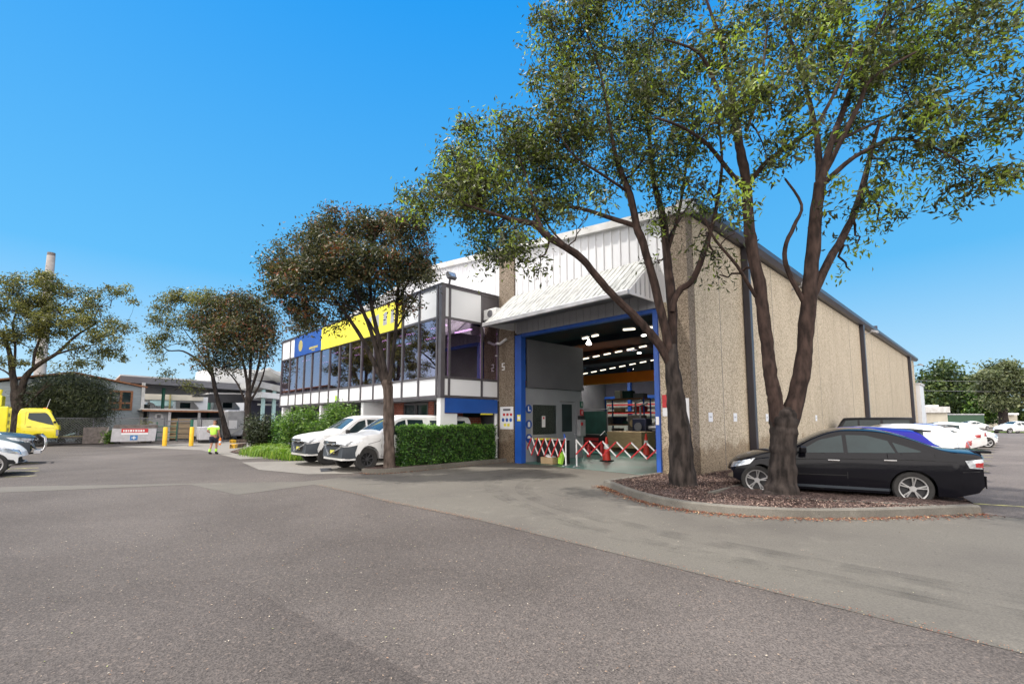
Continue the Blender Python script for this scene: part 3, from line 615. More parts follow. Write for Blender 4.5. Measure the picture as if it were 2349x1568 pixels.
# safety board on the right column
e = empty('ppe_board', (XF-.115,6.12,1.75), label='tall white board with blue and red discs on the right column behind the tree', cat='sign')
MB().box((-.012,-.16,-.95),(0,.3,.5)).build('board', M['paper'], e)
b = MB(); b.disc((-.017,.1,.27), .17, 'x', .004); b.disc((-.017,.1,-.32), .14, 'x', .004); b.build('blue_disc', M['bluepaint'], e)
e = empty('fire_sign', (XF-.06,6.7,1.95), label='narrow red and white sign on the wall between jamb and tree', cat='sign')
MB().box((-.012,-.09,.05),(0,.09,.42)).build('red_plate', M['redpaint'], e); MB().box((-.012,-.09,-.2),(0,.09,.04)).build('white_plate', M['paper'], e)
for x, lb in ((13.6,'white paper bay notice on the long wall nearest the front corner'),(15.43,'white paper bay notice just before the first downpipe'),(18.36,'white paper bay notice just past the first downpipe'),(24.84,'white paper bay notice seen just right of the forked tree'),(44.5,'white paper bay notice near the far downpipes')):
    e = empty('bay_notice', (x, YW-.012, 1.71), label=lb, cat='sign', group='paper notices on the long wall')
    MB().box((-.14,-.006,-.12),(.14,0,.15)).build('sheet', M['paper'], e); MB().box((-.07,-.009,.0),(.07,-.0065,.04)).build('print', M['galv'], e)
# long wall flood lights
for x, z, lb in ((22.3,7.25,'small wall light on a bracket above the forked tree'),(37.6,7.25,'small wall light just past the second downpipe'),(62.3,7.1,'small wall light at the far corner of the long wall')):
    e = empty('wall_light', (x,YW,z), label=lb, cat='light', group='bracket lights on the long wall')
    MB().bar((0,0,0),(0,-.45,.12),.05).build('bracket', M['galv'], e); MB().box((-.18,-.75,.05),(.18,-.4,.17), Matrix.Rotation(.35,3,'X')).build('head', M['galv'], e)
# white downpipe by the office
e = empty('downpipe', (12.38,14.02,0), label='white downpipe between the office and the left column', cat='downpipe')
MB().tube([(0,0,.1),(0,0,5.0)], .075, 12).build('pipe', M['white_clad'], e, True)
MB().tube([(0,0,4.75),(0,-.25,4.7),(0,-.62,4.85)], .055, 10).build('bend', M['white_clad'], e, True)
b = MB(); [b.box((-.1,-.09,z),(.1,.09,z+.05)) for z in (.9,2.4,4.2)]; b.build('clip', M['white_clad'], e)
# conduit / small white pump box at door foot
tag(MB().box((12.3,6.1,.1),(12.5,6.5,.3)).build('bait_box', M['black'], bevel=.02), 'low black box on the mulch at the foot of the right column', 'box')

# ================================================================== OFFICE
XO, YO = 9.66, 13.95; Y2 = 31.8
of = empty('office_building', label='two storey office with violet windows between white spandrel panels', cat='office building')
Z = (2.5, 3.2, 5.42, 6.6)
ys = [14.19]+[15.43+1.235*i for i in range(13)]; ys = [YO+.0]+ys+[Y2]
def panel(name, m, a, c, par=of): return MB().box(a, c).build(name, m, par)
mull = MB()
for i, y in enumerate(ys):
    if i == 0: continue
    w = .05
    mull.box((XO-.06, y-w, Z[0]-.06), (XO+.06, y+w, Z[3]+.04))
mull.box((XO-.06, YO-.06, Z[0]-.06), (XO+.12, YO+.12, Z[3]+.05))
mull.build('mullion', M['mullion'], of)
b = MB()
for z in Z: b.box((XO-.045, YO+.12, z-.04), (XO+.04, Y2, z+.045))
b.build('transom', M['mullion'], of)
for i in range(len(ys)-1):
    a = ys[i]+.05; c = ys[i+1]-.05
    if i == 0: a = YO+.13
    panel('spandrel_panel', M['panel_white'], (XO-.02, a, Z[0]+.05), (XO+.02, c, Z[1]-.045))
    if not (2.5 < i < 12.5): panel('spandrel_panel', M['panel_white'], (XO-.02, a, Z[2]+.05), (XO+.02, c, Z[3]-.045))
    panel('window_pane', M['officeglass'], (XO-.012, a, Z[1]+.05), (XO+.0, c, Z[2]-.045))
xs2 = [XO, XO+.33, 11.55, 12.42]
b = MB()
for x in xs2[1:]: b.box((x-.045, YO-.05, Z[0]-.06), (x+.045, YO+.05, Z[3]+.04))
for z in Z: b.box((XO+.12, YO-.04, z-.04), (12.42, YO+.04, z+.045))
b.build('side_mullion', M['mullion'], of)
for i in range(3):
    a = xs2[i]+.045 if i else XO+.125; c = xs2[i+1]-.046
    panel('spandrel_panel', M['panel_white'], (a, YO-.02, Z[0]+.05), (c, YO+.02, Z[1]-.045))
    panel('spandrel_panel', M['panel_white'] if i < 2 else M['mullion'], (a, YO-.02, Z[2]+.05), (c, YO+.02, Z[3]-.045))
    panel('window_pane', M['officeglass'], (a, YO-.012, Z[1]+.05), (c, YO-.0, Z[2]-.045))
panel('roof', M['galv'], (XO+.05, YO+.05, Z[3]-.1), (12.5, Y2-.05, Z[3]-.05))
panel('floor_slab', M['dkgrey'], (XO+.06, YO+.06, 2.45), (12.5, Y2-.06, 2.6))
panel('ceiling', M['intdark'], (XO+.1, YO+.1, 5.5), (12.5, Y2-.1, 5.55))
panel('inner_wall', M['intdark'], (12.42, YO+.06, 2.61), (12.5, Y2-.06, 5.49))
panel('end_wall', M['mullion'], (XO+.06, Y2-.05, 2.0), (12.5, Y2, Z[3]))
b = MB()
for i in range(7): b.box((10.2+(i%2)*.4, 16+i*2.3, 2.61), (11.3, 17+i*2.3, 3.5))
b.build('furniture', M['dkgrey'], of)
for y in (15.2, 17.6, 20.0, 22.4, 24.8, 27.2, 29.6):
    for x in (10.35, 11.6):
        MB().box((x-.05, y-.55, 5.3), (x+.05, y+.55, 5.34)).build('ceiling_tube', M['officetube'], of)
# signs on the facade
panel('roof_edge_flashing', M['mullion'], (XO-.07, YO-.07, Z[3]+.051), (XO+.1, Y2, Z[3]+.1)); panel('roof_edge_flashing', M['mullion'], (XO+.101, YO-.07, Z[3]+.051), (12.42, YO+.05, Z[3]+.1))
sg = empty('fascia_sign', (XO-.1,21,5.5), label='long yellow sign panel with grey lettering blurs along the office top', cat='sign')
b = MB(); b.box((XO-.1, 16.72, Z[2]-.02), (XO-.062, 25.15, Z[3]-.02)); b.build('panel', M['yellowsign'], sg)
b = MB(); b.box((XO-.104, 20.9, Z[2]), (XO-.1005, 20.93, Z[3]-.04)); b.box((XO-.104, 22.3, Z[2]), (XO-.1005, 22.33, Z[3]-.04)); b.build('panel_seam', M['gold'], sg)
for y, w in ((17.3,.3),(17.9,.35),(18.6,.4),(19.3,.35)):
    MB().prism([(y,5.72),(y+w,5.72),(y+w*.85,6.25),(y+w*.1,6.3)], 'x', XO-.104, XO-.1005).build('letter', M['galv'], sg)
put(sg, (XO-.1,21,5.5))
sg = empty('fascia_sign', (XO-.1,27.3,5.5), label='blue sign panel with a gold disc at the far end of the yellow sign', cat='sign')
b = MB(); b.box((XO-.1, 25.16, Z[2]-.02), (XO-.062, 29.35, Z[3]-.02)); b.build('panel', M['bluesign'], sg)
b = MB(); b.disc((XO-.105, 28.3, 6.0), .33, 'x', .004); b.build('disc', M['gold'], sg)
b = MB(); b.box((XO-.105, 25.6, 5.62), (XO-.1005, 26.9, 5.74)); b.box((XO-.105, 26.0, 5.5), (XO-.1005, 26.5, 5.56)); b.build('lettering', M['gold'], sg); put(sg, (XO-.1,27.3,5.5))
sg = empty('side_sign', (11,YO,2.2), label='dark blue sign board hung under the side of the office', cat='sign')
b = MB(); b.box((9.82, YO-.06, 1.9), (12.36, YO-.02, 2.44)); b.build('panel', M['bluesign'], sg)
b = MB(); b.box((11.5,YO-.063,1.84),(12.1,YO-.03,1.895)); b.build('trim', M['yellowsign'], sg); put(sg, (11,YO,2.2))
# ground floor
def gp(name, m, a, c): return panel(name, m, a, c)
gp('corner_column', M['panel_white'], (9.66, YO+.01, 0), (9.84, YO+.25, 2.44)); gp('corner_column', M['panel_white'], (9.845, YO+.02, .3), (10.42, YO+.2, 1.88))
for y in (20.3, 25.3, 31.5): gp('fin_column', M['panel_white'], (9.7, y-.12, 0), (10.75 if y < 31 else 10.2, y+.12, 2.44))
XB = 11.2
for a, c in ((14.9,15.6),(16.7,17.1),(19.2,20.1)): gp('brick_wall', M['brick'], (XB, a, 0), (XB+.2, c, 2.44))
gp('brick_wall', M['brick'], (10.45, 14.9, 0), (XB-.0, 15.1, 2.44)); gp('side_brick_wall', M['brick'], (XB+.21, 15.0, 0), (12.42, 15.2, 1.75))
gp('side_window', M['carglass'], (XB+.21, 15.05, 1.76), (12.42, 15.1, 2.44))
gp('lobby_wall', M['intdark'], (XB+.1, 20.1, 0), (XB+.25, Y2, 2.44))
for a, c in ((15.65,16.65),(17.15,18.1),(18.15,19.15)):
    o = gp('glass_door', M['carglass'], (XB+.05, a, .05), (XB+.09, c, 2.4)); 
    b = MB(); b.box((XB+.0,a,.05),(XB+.049,a+.06,2.4)); b.box((XB,c-.06,.05),(XB+.049,c,2.4)); b.box((XB,a+.06,2.3),(XB+.049,c-.06,2.4)); b.build('frame', M['mullion'], o)
gp('soffit', M['greyroom'], (9.7, YO+.06, 2.445), (12.4, Y2-.06, 2.449))
b = MB(); b.box((XB-.03, 19.4, 1.35), (XB-.005, 19.85, 1.8)); tag(b.build('wall_plaque', M['gold']), 'small yellow plaque on the brick beside the office entrance', 'sign')
# flood light on the office corner
e = empty('flood_light', (9.95, YO-.02, Z[3]+.1), label='floodlight on top of the office corner', cat='light')
MB().bar((0,0,0),(0,-.05,.2),.06).build('bracket', M['dkgrey'], e)
MB().box((-.18,-.2,.16),(.18,-.06,.42), Matrix.Rotation(-.5,3,'X')).build('head', M['dkgrey'], e); MB().box((-.13,-.215,.2),(.13,-.2,.38), Matrix.Rotation(-.5,3,'X'), (0,-.13,.29)).build('lens', M['lampclear'], e)
# air conditioner
e = empty('air_conditioner', (11.9, YO-.05, 5.75), label='white split system unit high on the office side wall', cat='air conditioner')
MB().box((-.3,-.75,-.2),(.3,0,.22)).build('casing', M['whitepaint'], e, bevel=.03)
MB().disc((-.302,-.4,.02), .15, 'x', -.006, 20).build('fan_grille', M['dkgrey'], e); MB().box((-.3,-.7,-.27),(.3,-.05,-.205)).build('bracket', M['dark'], e)
# vertical lift sign (small hi-vis tag) hanging on the facade
tag(MB().box((XO-.11,22.9,2.62),(XO-.075,23.06,2.85)).build('hose_reel_tag', M['hivis']), 'thin lime tag hanging on the white panels behind the shrubs', 'tag')

# ================================================================== VEHICLES
def interp(pts, x):
    if x <= pts[0][0]: return pts[0][1]
    for (a, p), (b, q) in zip(pts, pts[1:]):
        if x <= b: return p+(q-p)*(x-a)/(b-a) if b > a else q
    return pts[-1][1]
def smooth_prof(pts, sub=6):
    out = []
    for i in range(len(pts)-1):
        a = pts[max(i-1,0)]; b = pts[i]; c = pts[i+1]; d = pts[min(i+2,len(pts)-1)]
        for k in range(sub):
            t = k/sub; x = b[0]+(c[0]-b[0])*t
            h = c[0]-b[0]; m0 = (c[1]-a[1])/max(c[0]-a[0],1e-6)*h; m1 = (d[1]-b[1])/max(d[0]-b[0],1e-6)*h
            if abs(c[1]-b[1]) < 1e-6: m0 = m1 = 0
            if (c[1]-b[1])*m0 < 0: m0 = 0
            if (c[1]-b[1])*m1 < 0: m1 = 0
            m0 = max(min(m0, 3*abs(c[1]-b[1])), -3*abs(c[1]-b[1])); m1 = max(min(m1, 3*abs(c[1]-b[1])), -3*abs(c[1]-b[1]))
            out.append((x, (2*t**3-3*t*t+1)*b[1]+(t**3-2*t*t+t)*m0+(-2*t**3+3*t*t)*c[1]+(t**3-t*t)*m1))
    out.append(pts[-1]); return out
class Car:
    def __init__(s, P):
        s.P = P; s.L = P['L']; s.W = P['W']/2; s.top = smooth_prof(P['top']); s.zb = P['zb']; s.belt = P['belt']
        s.tum = P.get('tum', .5); s.wheels = P['wheels']; s.R = P['R']; s.mesh()
    def plan(s, x):
        P = s.P; a = P.get('na', .7); c = P.get('nc', .16); k = 1.
        if x < a: k -= c*(1-x/a)**2.4
        b = P.get('ta', .6); d = P.get('tc', .12)
        if x > s.L-b: k -= d*((x-s.L+b)/b)**2.4
        return k
    def w(s, x, z):
        bz = interp(s.belt, x); mid = (s.zb+bz)*.52; g = 1-.07*abs((z-mid)/(bz-s.zb+.01)*1.6)**2.2
        w = s.W*s.plan(x)*min(g, 1)
        if z > bz: w = s.W*s.plan(x)*(1-.07*abs((bz-mid)/(bz-s.zb)*1.6)**2.2)-.02-(z-bz)*s.tum
        return max(w, .1)
    def warp(s, x, y):
        P = s.P; k = (abs(y)/s.W)**2.6
        if x < 1.0: x += P.get('nb', .22)*k*(1-x/1.0)
        if x > s.L-.8: x -= P.get('tb', .14)*k*(1-(s.L-x)/.8)
        return x
    def mesh(s):
        xs = set(np.linspace(0, s.L, 46)); xs |= {p[0] for p in s.top}
        for wx in s.wheels: xs |= {wx+(s.R)*cos(t)*1.0 for t in np.linspace(0, pi, 17)} | {wx+s.R*1.005, wx-s.R*1.005}
        xs |= {0.02, .06, s.L-.02, s.L-.06}
        xs = sorted(x for x in xs if 0 <= x <= s.L); out = [xs[0]]
        for x in xs[1:]:
            if x-out[-1] > .004: out.append(x)
        xs = out; NS = 12; rings = []; wz = s.P.get('wz', .31)
        for x in xs:
            zt = interp(s.top, x); ze = interp(s.P['bot'], x) if 'bot' in s.P else s.zb
            zz = ze
            for wx in s.wheels:
                if abs(x-wx) < s.R: zz = max(ze, wz+sqrt(max(s.R**2-(x-wx)**2, 0)))
            r = min(s.P.get('cr', .07), (zt-zz)*.3); ring = [(0, ze), (s.w(x, ze)-.24, ze), (s.w(x, ze)-.24, zz), (s.w(x, zz)-.03, zz)]
            for k in range(NS+1):
                z = zz+(zt-r-zz)*k/NS; ring.append((s.w(x, z), z))
            wt = ring[-1][0]; cw = s.P.get('crown', .05)
            for a in (30, 60): ring.append((wt-r*(1-cos(radians(a))), zt-r+r*sin(radians(a))-cw*.0))
            w2 = wt-r
            for t in (1, .8, .55, .3, 0): ring.append((w2*t, zt+cw*(1-t*t)*min(1,(x+.1)/.3)))
            rings.append([(s.warp(x, y), y, z) for y, z in ring])
        n = len(rings[0]); vs = []; fs = []
        for r in rings: vs += r+[(x, -y, z) for x, y, z in r[1:-1]][::-1]
        m = 2*n-2
        for i in range(len(rings)-1):
            for k in range(m): fs.append((i*m+k, i*m+(k+1)%m, (i+1)*m+(k+1)%m, (i+1)*m+k))
        for e in (0, len(rings)-1):
            b0 = e*m
            for k in range(n-1):
                l0, l1 = b0+k, b0+k+1; r0 = b0+(m-k)%m; r1 = b0+(m-k-1)%m
                f = [l0, l1, r1, r0]; g = []
                for v in f:
                    if v not in g: g.append(v)
                if len(g) > 2: fs.append(tuple(g))
        s.body = MB().add(vs, fs)
        s.bvh = BVHTree.FromPolygons([Vector(v) for v in vs], fs)
    def cast(s, kind, u, v, off):
        o, d = {'L': (Vector((u, 3, v)), Vector((0,-1,0))), 'R': (Vector((u, -3, v)), Vector((0,1,0))), 'F': (Vector((-3, u, v)), Vector((1,0,0))),
                'B': (Vector((s.L+3, u, v)), Vector((-1,0,0))), 'T': (Vector((u, v, 5)), Vector((0,0,-1)))}[kind]
        loc, nr, i, dist = s.bvh.ray_cast(o, d)
        if loc is None: loc, nr, i, dist = s.bvh.ray_cast(o+Vector((.0013,.0017,.0015)), d)
        if loc is None: return None
        if nr.dot(d) > 0: nr = -nr
        return loc+nr*off
    def patch(s, kind, bot, top, off=.006, nu=14, nv=5, thick=.02):
        """panel laid on the body between two polylines given in a side, front, rear or top view"""
        def rs(pl, n):
            L = [0]; 
            for a, b in zip(pl, pl[1:]): L.append(L[-1]+sqrt((a[0]-b[0])**2+(a[1]-b[1])**2))
            o = []
            for k in range(n):
                t = L[-1]*k/(n-1); xy = [interp([(l, p[c]) for l, p in zip(L, pl)], t) for c in (0, 1)]; o.append(xy)
            return o
        B = rs(bot, nu); T = rs(top, nu); V = []; last = None
        for j in range(nv):
            for i in range(nu):
                u = B[i][0]+(T[i][0]-B[i][0])*j/(nv-1); v = B[i][1]+(T[i][1]-B[i][1])*j/(nv-1)
                p = s.cast(kind, u, v, off)
                if p is None: p = last if last is not None else Vector((0,0,.5))
                last = p; V.append(p)
        fs = [(j*nu+i, j*nu+i+1, (j+1)*nu+i+1, (j+1)*nu+i) for j in range(nv-1) for i in range(nu-1)]
        dv = {'L': (0,-1,0), 'R': (0,1,0), 'F': (1,0,0), 'B': (-1,0,0), 'T': (0,0,-1)}[kind]; dv = Vector(dv)*thick
        rim = [i for i in range(nu)]+[(j+1)*nu-1 for j in range(1,nv)]+[(nv-1)*nu+i for i in range(nu-2,-1,-1)]+[j*nu for j in range(nv-2,0,-1)]
        o = len(V); V += [V[i]+dv for i in rim]; k = len(rim)
        fs += [(rim[i], rim[(i+1)%k], o+(i+1)%k, o+i) for i in range(k)]
        return MB().add(V, fs)
def wheel(par, x, y, z, r, w, spokes, rimm, side, rimr=.68):
    e = MB()
    prof = [(rimr*r, w*.42), (r*.78, w*.5), (r*.93, w*.48), (r, w*.36), (r, -w*.36), (r*.93, -w*.48), (rimr*r, -w*.42)]
    n = 32; vs = [(rr*cos(2*pi*k/n), yy, rr*sin(2*pi*k/n)) for rr, yy in prof for k in range(n)]; m = len(prof)
    e.add(vs, [(i*n+k, i*n+(k+1)%n, (i+1)%m*n+(k+1)%n, (i+1)%m*n+k) for i in range(m) for k in range(n)])
    t = D.objects.new('wheel', None); COL.objects.link(t); t.parent = par; t.location = (x, y, z)
    e.build('tyre', M['tyre'], t, True)
    R = rimr*r; f = side*w*.4; b = MB()
    # rim barrel, lip and spokes
    pr = [(R*1.0, f), (R*1.0, f-side*.015), (R*.9, f-side*.02), (R*.88, f-side*.09), (R*.3, f-side*.1), (0.01, f-side*.1)]
    vs = [(rr*cos(2*pi*k/n), yy, rr*sin(2*pi*k/n)) for rr, yy in pr for k in range(n)]; m = len(pr)
    dk = MB().add(vs, [(i*n+k, i*n+(k+1)%n, (i+1)*n+(k+1)%n, (i+1)*n+k) for i in range(m-1) for k in range(n)])
    dk.build('brake_disc', M['steelwheel'] if rimm is not M['steelwheel'] else M['black'], t, True)
    vs = [(rr*cos(2*pi*k/n), yy, rr*sin(2*pi*k/n)) for rr, yy in ((R*1.0,f-side*.004),(R*.98,f+side*.006),(R*.9,f+side*.003),(R*.88,f-side*.03)) for k in range(n)]
    b.add(vs, [(i*n+k, i*n+(k+1)%n, (i+1)*n+(k+1)%n, (i+1)*n+k) for i in range(3) for k in range(n)])
    for k in range(spokes):
        a = 2*pi*k/spokes+.2; sp = .10 if spokes > 6 else .2
        for da in ((-.13, .13) if spokes < 7 else (0,)):
            p = Vector((R*.18*cos(a), f-side*.03, R*.18*sin(a))); q = Vector((R*.93*cos(a+da), f-side*.008, R*.93*sin(a+da)))
            b.bar(p, q, R*.11 if spokes < 7 else R*.13, R*.1)
    b.disc((0, f-side*.05, 0), R*.24, 'y', side*.035, 16)
    b.build('rim', rimm, t, True); return t
def make_car(name, P, paint, label, cat, group=None, detail=2):
    e = empty(name, label=label, cat=cat, group=group); c = Car(P); c.body.build('body', paint, e, True)
    gl = M['carglass']; r = P['wr']
    for x in P['wheels']:
        for sd_ in (1, -1): wheel(e, x, sd_*(P['W']/2-.125), r, r, .22, P.get('spokes', 5), P.get('rimm', M['alloy']), sd_, P.get('rimr', .68))
    for kind in 'LR':
        for nm, bot, top in P['side_windows']: c.patch(kind, bot, top, .004).build('side_window', gl, e, True)
        for ln in P.get('seams', []):
            V = [c.cast(kind, u, v, .002) for u, v in ln]
            if all(V): MB().tube(V, .0065, 4).build('door_seam', M['black'], e)
        for hx, hz in P.get('handles', []):
            p = c.cast(kind, hx, hz, .02)
            if p: MB().box((p.x-.1, p.y-.012, p.z-.014), (p.x+.1, p.y+.012, p.z+.014)).build('door_handle', P.get('handlem', paint), e, bevel=.006)
        if 'headlight' in P: b_, t_ = P['headlight']; c.patch(kind, b_, t_, .007, 10, 4).build('headlight', M['lampclear'], e, True)
        if 'taillight' in P: b_, t_ = P['taillight']; c.patch(kind, b_, t_, .007, 8, 5).build('tail_light', M['lampred'] if not P.get('cleartail') else M['lampclear'], e, True)
        if 'mirror' in P:
            mx, mz = P['mirror']; p = c.cast(kind, mx, mz, 0); sg_ = 1 if kind == 'L' else -1
            if p: MB().box((mx-.07, p.y+sg_*.03 if sg_ > 0 else p.y-.2, mz), (mx+.06, p.y+.2 if sg_ > 0 else p.y-.03, mz+.14)).build('wing_mirror', P.get('mirrorm', paint), e, bevel=.03)
        for nm, bot, top, mm in P.get('side_extra', []): c.patch(kind, bot, top, .011).build(nm, mm, e, True)
    for kind, nm, bot, top, mm, off in P.get('extra', []): c.patch(kind, bot, top, off, 16, 7).build(nm, mm, e, True)
    for nm, a, b_, mm in P.get('boxes', []): MB().box(a, b_).build(nm, mm, e, bevel=.012)
    return e, c
# ---- black sedan
SED = dict(L=4.4, W=1.74, zb=.2, wheels=(.63,3.24), wr=.315, wz=.315, R=.355, na=.8, nc=.2, tum=.55, nb=.28, tb=.2, crown=.045, spokes=5, rimr=.72,
  top=[(0,.5),(.05,.62),(.25,.76),(.7,.9),(1.1,.98),(1.35,1.05),(1.7,1.24),(2.05,1.375),(2.4,1.405),(2.85,1.375),(3.3,1.24),(3.65,1.08),(3.85,1.03),(4.2,1.0),(4.36,.97),(4.4,.9)],
  bot=[(0,.34),(.3,.22),(.6,.2),(3.9,.2),(4.3,.3),(4.4,.42)], belt=[(0,.7),(1.2,.86),(2.5,.92),(4.4,.96)],
  side_windows=[('f',[(1.42,.93),(2.2,.955)],[(1.52,1.01),(1.8,1.195),(2.2,1.3)]), ('r',[(2.27,.955),(3.02,.975)],[(2.27,1.305),(2.6,1.3),(2.93,1.2)]), ('q',[(3.06,.98),(3.4,1.0)],[(3.0,1.175),(3.4,1.02)])],
  seams=[[(1.28,.3),(1.27,.55),(1.35,.85),(1.42,.93)],[(2.23,.24),(2.235,.55),(2.235,.95)],[(3.12,.6),(3.18,.8),(3.1,.97)],[(3.05,.24),(3.1,.42)],[(1.28,.31),(1.8,.235),(3.05,.235)],[(1.3,.5),(2.2,.515),(3.05,.53)],[(1.1,.96),(.6,.84),(.25,.7)],[(3.95,.66),(4.2,.68)],[(1.35,.8),(2.2,.84),(3.3,.86),(3.9,.84)]],
  handles=[(2.02,.8),(2.92,.83)], handlem=M['chrome'], mirror=(1.5,.93),
  headlight=([(.1,.55),(.5,.66)],[(.16,.67),(.62,.79)]), taillight=([(4.05,.74),(4.32,.72)],[(4.0,.87),(4.3,.91)]), cleartail=True,
  extra=[('F','grille',[(-.42,.32),(.42,.32)],[(-.5,.46),(.5,.46)],M['black'],.008),('T','windscreen',[(1.38,-.55),(1.38,.55)],[(1.98,-.46),(1.98,.46)],M['carglass'],.005),
    ('T','rear_window',[(2.95,-.45),(2.95,.45)],[(3.62,-.5),(3.62,.5)],M['carglass'],.005),('B','rear_bumper',[(-.7,.4),(.7,.4)],[(-.74,.6),(.74,.6)],M['p_black'],.04),
    ('B','number_plate',[(-.22,.5),(.22,.5)],[(-.22,.6),(.22,.6)],M['plate'],.046),('B','boot_panel',[(-.5,.68),(.5,.68)],[(-.5,.9),(.5,.9)],M['p_black'],.012),
    ('B','badge_strip',[(-.25,.66),(.25,.66)],[(-.25,.68),(.25,.68)],M['chrome'],.02)],
  side_extra=[('tail_light_core',[(4.14,.76),(4.26,.75)],[(4.14,.83),(4.26,.84)],M['lampred']),('sill_trim',[(1.35,.25),(3.0,.25)],[(1.35,.3),(3.0,.3)],M['plastic'])],
  boxes=[('boot_spoiler',(4.22,-.55,1.0),(4.45,.55,1.045),M['p_black']),('rear_reflector',(4.12,.74,.46),(4.3,.79,.5),M['lampred'])])
sed, sc_ = make_car('sedan', SED, M['p_black'], 'black sedan with silver alloy wheels parked behind the forked tree', 'car')
wr_ = Vector((12.05,1.31,0)); wf_ = Vector((11.24,3.88,0)); hd = (wf_-wr_).normalized()     # near-side wheel centres
rz = math.atan2(-hd.y, -hd.x); lx = Vector((cos(rz), sin(rz), 0)); ly = Vector((-sin(rz), cos(rz), 0))
S0 = wr_-lx*3.37; S0 = S0+ly*(.745 if (ly.x < 0) else -.745)*-1
sed.scale = (1.03,)*3; S0 = wr_-lx*3.24*1.03+ly*.745*1.03*(1 if ly.x < 0 else -1)*-1
sed.location = (S0.x, S0.y, -.015); sed.rotation_euler = (0,0,rz)
# ---- generic hatch, sedans, SUV
HAT = dict(SED); HAT.update(L=4.2, wheels=(.82,3.4), tum=.42,
  top=[(0,.52),(.05,.66),(.3,.82),(1.0,1.0),(1.2,1.07),(1.7,1.33),(2.1,1.45),(2.7,1.47),(3.3,1.43),(3.62,1.37),(3.9,1.12),(4.08,1.0),(4.16,.9),(4.2,.7)],
  bot=[(0,.3),(.3,.2),(3.9,.2),(4.2,.34)], belt=[(0,.72),(1.2,.9),(4.2,1.0)],
  side_windows=[('f',[(1.35,.95),(2.15,.97)],[(1.5,1.1),(1.8,1.28),(2.15,1.36)]),('r',[(2.22,.97),(3.0,1.0)],[(2.22,1.37),(2.6,1.37),(3.0,1.33)])],
  seams=[[(1.25,.3),(1.3,.9)],[(2.18,.24),(2.18,.96)],[(3.05,.6),(3.1,.98)]], handles=[(2.0,.83),(2.9,.86)], handlem=M['p_blue'], mirror=(1.45,.96),
  headlight=([(.1,.58),(.5,.7)],[(.16,.72),(.62,.86)]), taillight=([(3.95,.76),(4.12,.72)],[(3.98,.95),(4.1,.98)]), cleartail=False,
  extra=[('F','grille',[(-.42,.32),(.42,.32)],[(-.5,.46),(.5,.46)],M['black'],.008),('T','windscreen',[(1.25,-.58),(1.25,.58)],[(2.0,-.48),(2.0,.48)],M['carglass'],.005),
   ('T','rear_window',[(3.66,-.48),(3.66,.48)],[(3.98,-.55),(3.98,.55)],M['lampclear'],.005),('B','number_plate',[(-.22,.55),(.22,.55)],[(-.22,.67),(.22,.67)],M['plate'],.01)],  # rear glass toned pale, glare put into its colour
  boxes=[('roof_spoiler',(3.55,-.5,1.4),(3.85,.5,1.44),M['black'])])
WSD = dict(SED); WSD.update(handlem=M['p_white'], rimm=M['alloy'], cleartail=False, extra=[x for x in SED['extra'] if x[1] not in ('rear_bumper','boot_panel')]+[('B','rear_bumper',[(-.7,.4),(.7,.4)],[(-.74,.6),(.74,.6)],M['p_white'],.03)],
  boxes=[('boot_spoiler',(4.22,-.55,1.0),(4.45,.55,1.045),M['p_white'])])
SUV = dict(SED); SUV.update(L=4.4, W=1.86, wheels=(.8,3.35), wr=.38, wz=.38, R=.43, tum=.12, nc=.04, tc=.03, nb=.05, tb=.03, crown=.02, cr=.05,
  top=[(0,.8),(.04,1.05),(.2,1.1),(1.1,1.17),(1.25,1.2),(1.6,1.78),(1.75,1.84),(3.0,1.86),(4.3,1.84),(4.36,1.8),(4.4,1.2)],
  bot=[(0,.45),(4.4,.45)], belt=[(0,1.0),(4.4,1.08)], side_windows=[('f',[(1.45,1.17),(2.2,1.17)],[(1.72,1.7),(2.2,1.73)]),('r',[(2.28,1.17),(3.1,1.17)],[(2.28,1.73),(3.1,1.73)]),('q',[(3.2,1.17),(4.2,1.17)],[(3.2,1.73),(4.2,1.73)])],
  seams=[[(1.4,.5),(1.42,1.15)],[(2.24,.5),(2.24,1.15)],[(3.15,.8),(3.15,1.15)]], handles=[(2.1,1.02),(3.0,1.02)], handlem=M['black'], mirror=(1.5,1.2), mirrorm=M['black'],
  headlight=([(.0,.85),(.1,.85)],[(.0,1.0),(.1,1.0)]), taillight=([(4.3,.85),(4.37,.85)],[(4.3,1.1),(4.37,1.1)]),
  extra=[('F','grille',[(-.5,.75),(.5,.75)],[(-.5,1.0),(.5,1.0)],M['black'],.01),('T','windscreen',[(1.28,-.7),(1.28,.7)],[(1.58,-.68),(1.58,.68)],M['carglass'],.005),('B','rear_window',[(-.6,1.2),(.6,1.2)],[(-.58,1.72),(.58,1.72)],M['carglass'],.006),
   ('B','number_plate',[(-.22,.6),(.22,.6)],[(-.22,.72),(.22,.72)],M['plate'],.01)], boxes=[('spare_wheel',(4.4,-.35,.75),(4.62,.35,1.45),M['black'])])
def set_row(e, x, yr_, P, ang=107.3, flip=False):      # tail end centre at (x, yr_), nose towards the wall
    a = radians(ang); d = Vector((cos(a), sin(a), 0)); p = Vector((x, yr_, 0))+(d*P['L'] if not flip else Vector((0,0,0)))
    e.location = (p.x, p.y, .005); e.rotation_euler = (0,0,a+pi if not flip else a)
GR = 'cars parked nose to the long wall'
h1, _ = make_car('hatchback', HAT, M['p_blue'], 'bright blue hatchback right behind the black sedan', 'car', GR); h1.scale = (.97,)*3; set_row(h1, 15.0, .85, HAT)
s1, _ = make_car('off_road_wagon', SUV, M['p_black'], 'tall boxy black four wheel drive beyond the blue hatchback', 'car', GR); s1.scale = (.94,)*3; set_row(s1, 28.2, 2.6, SUV, 102)
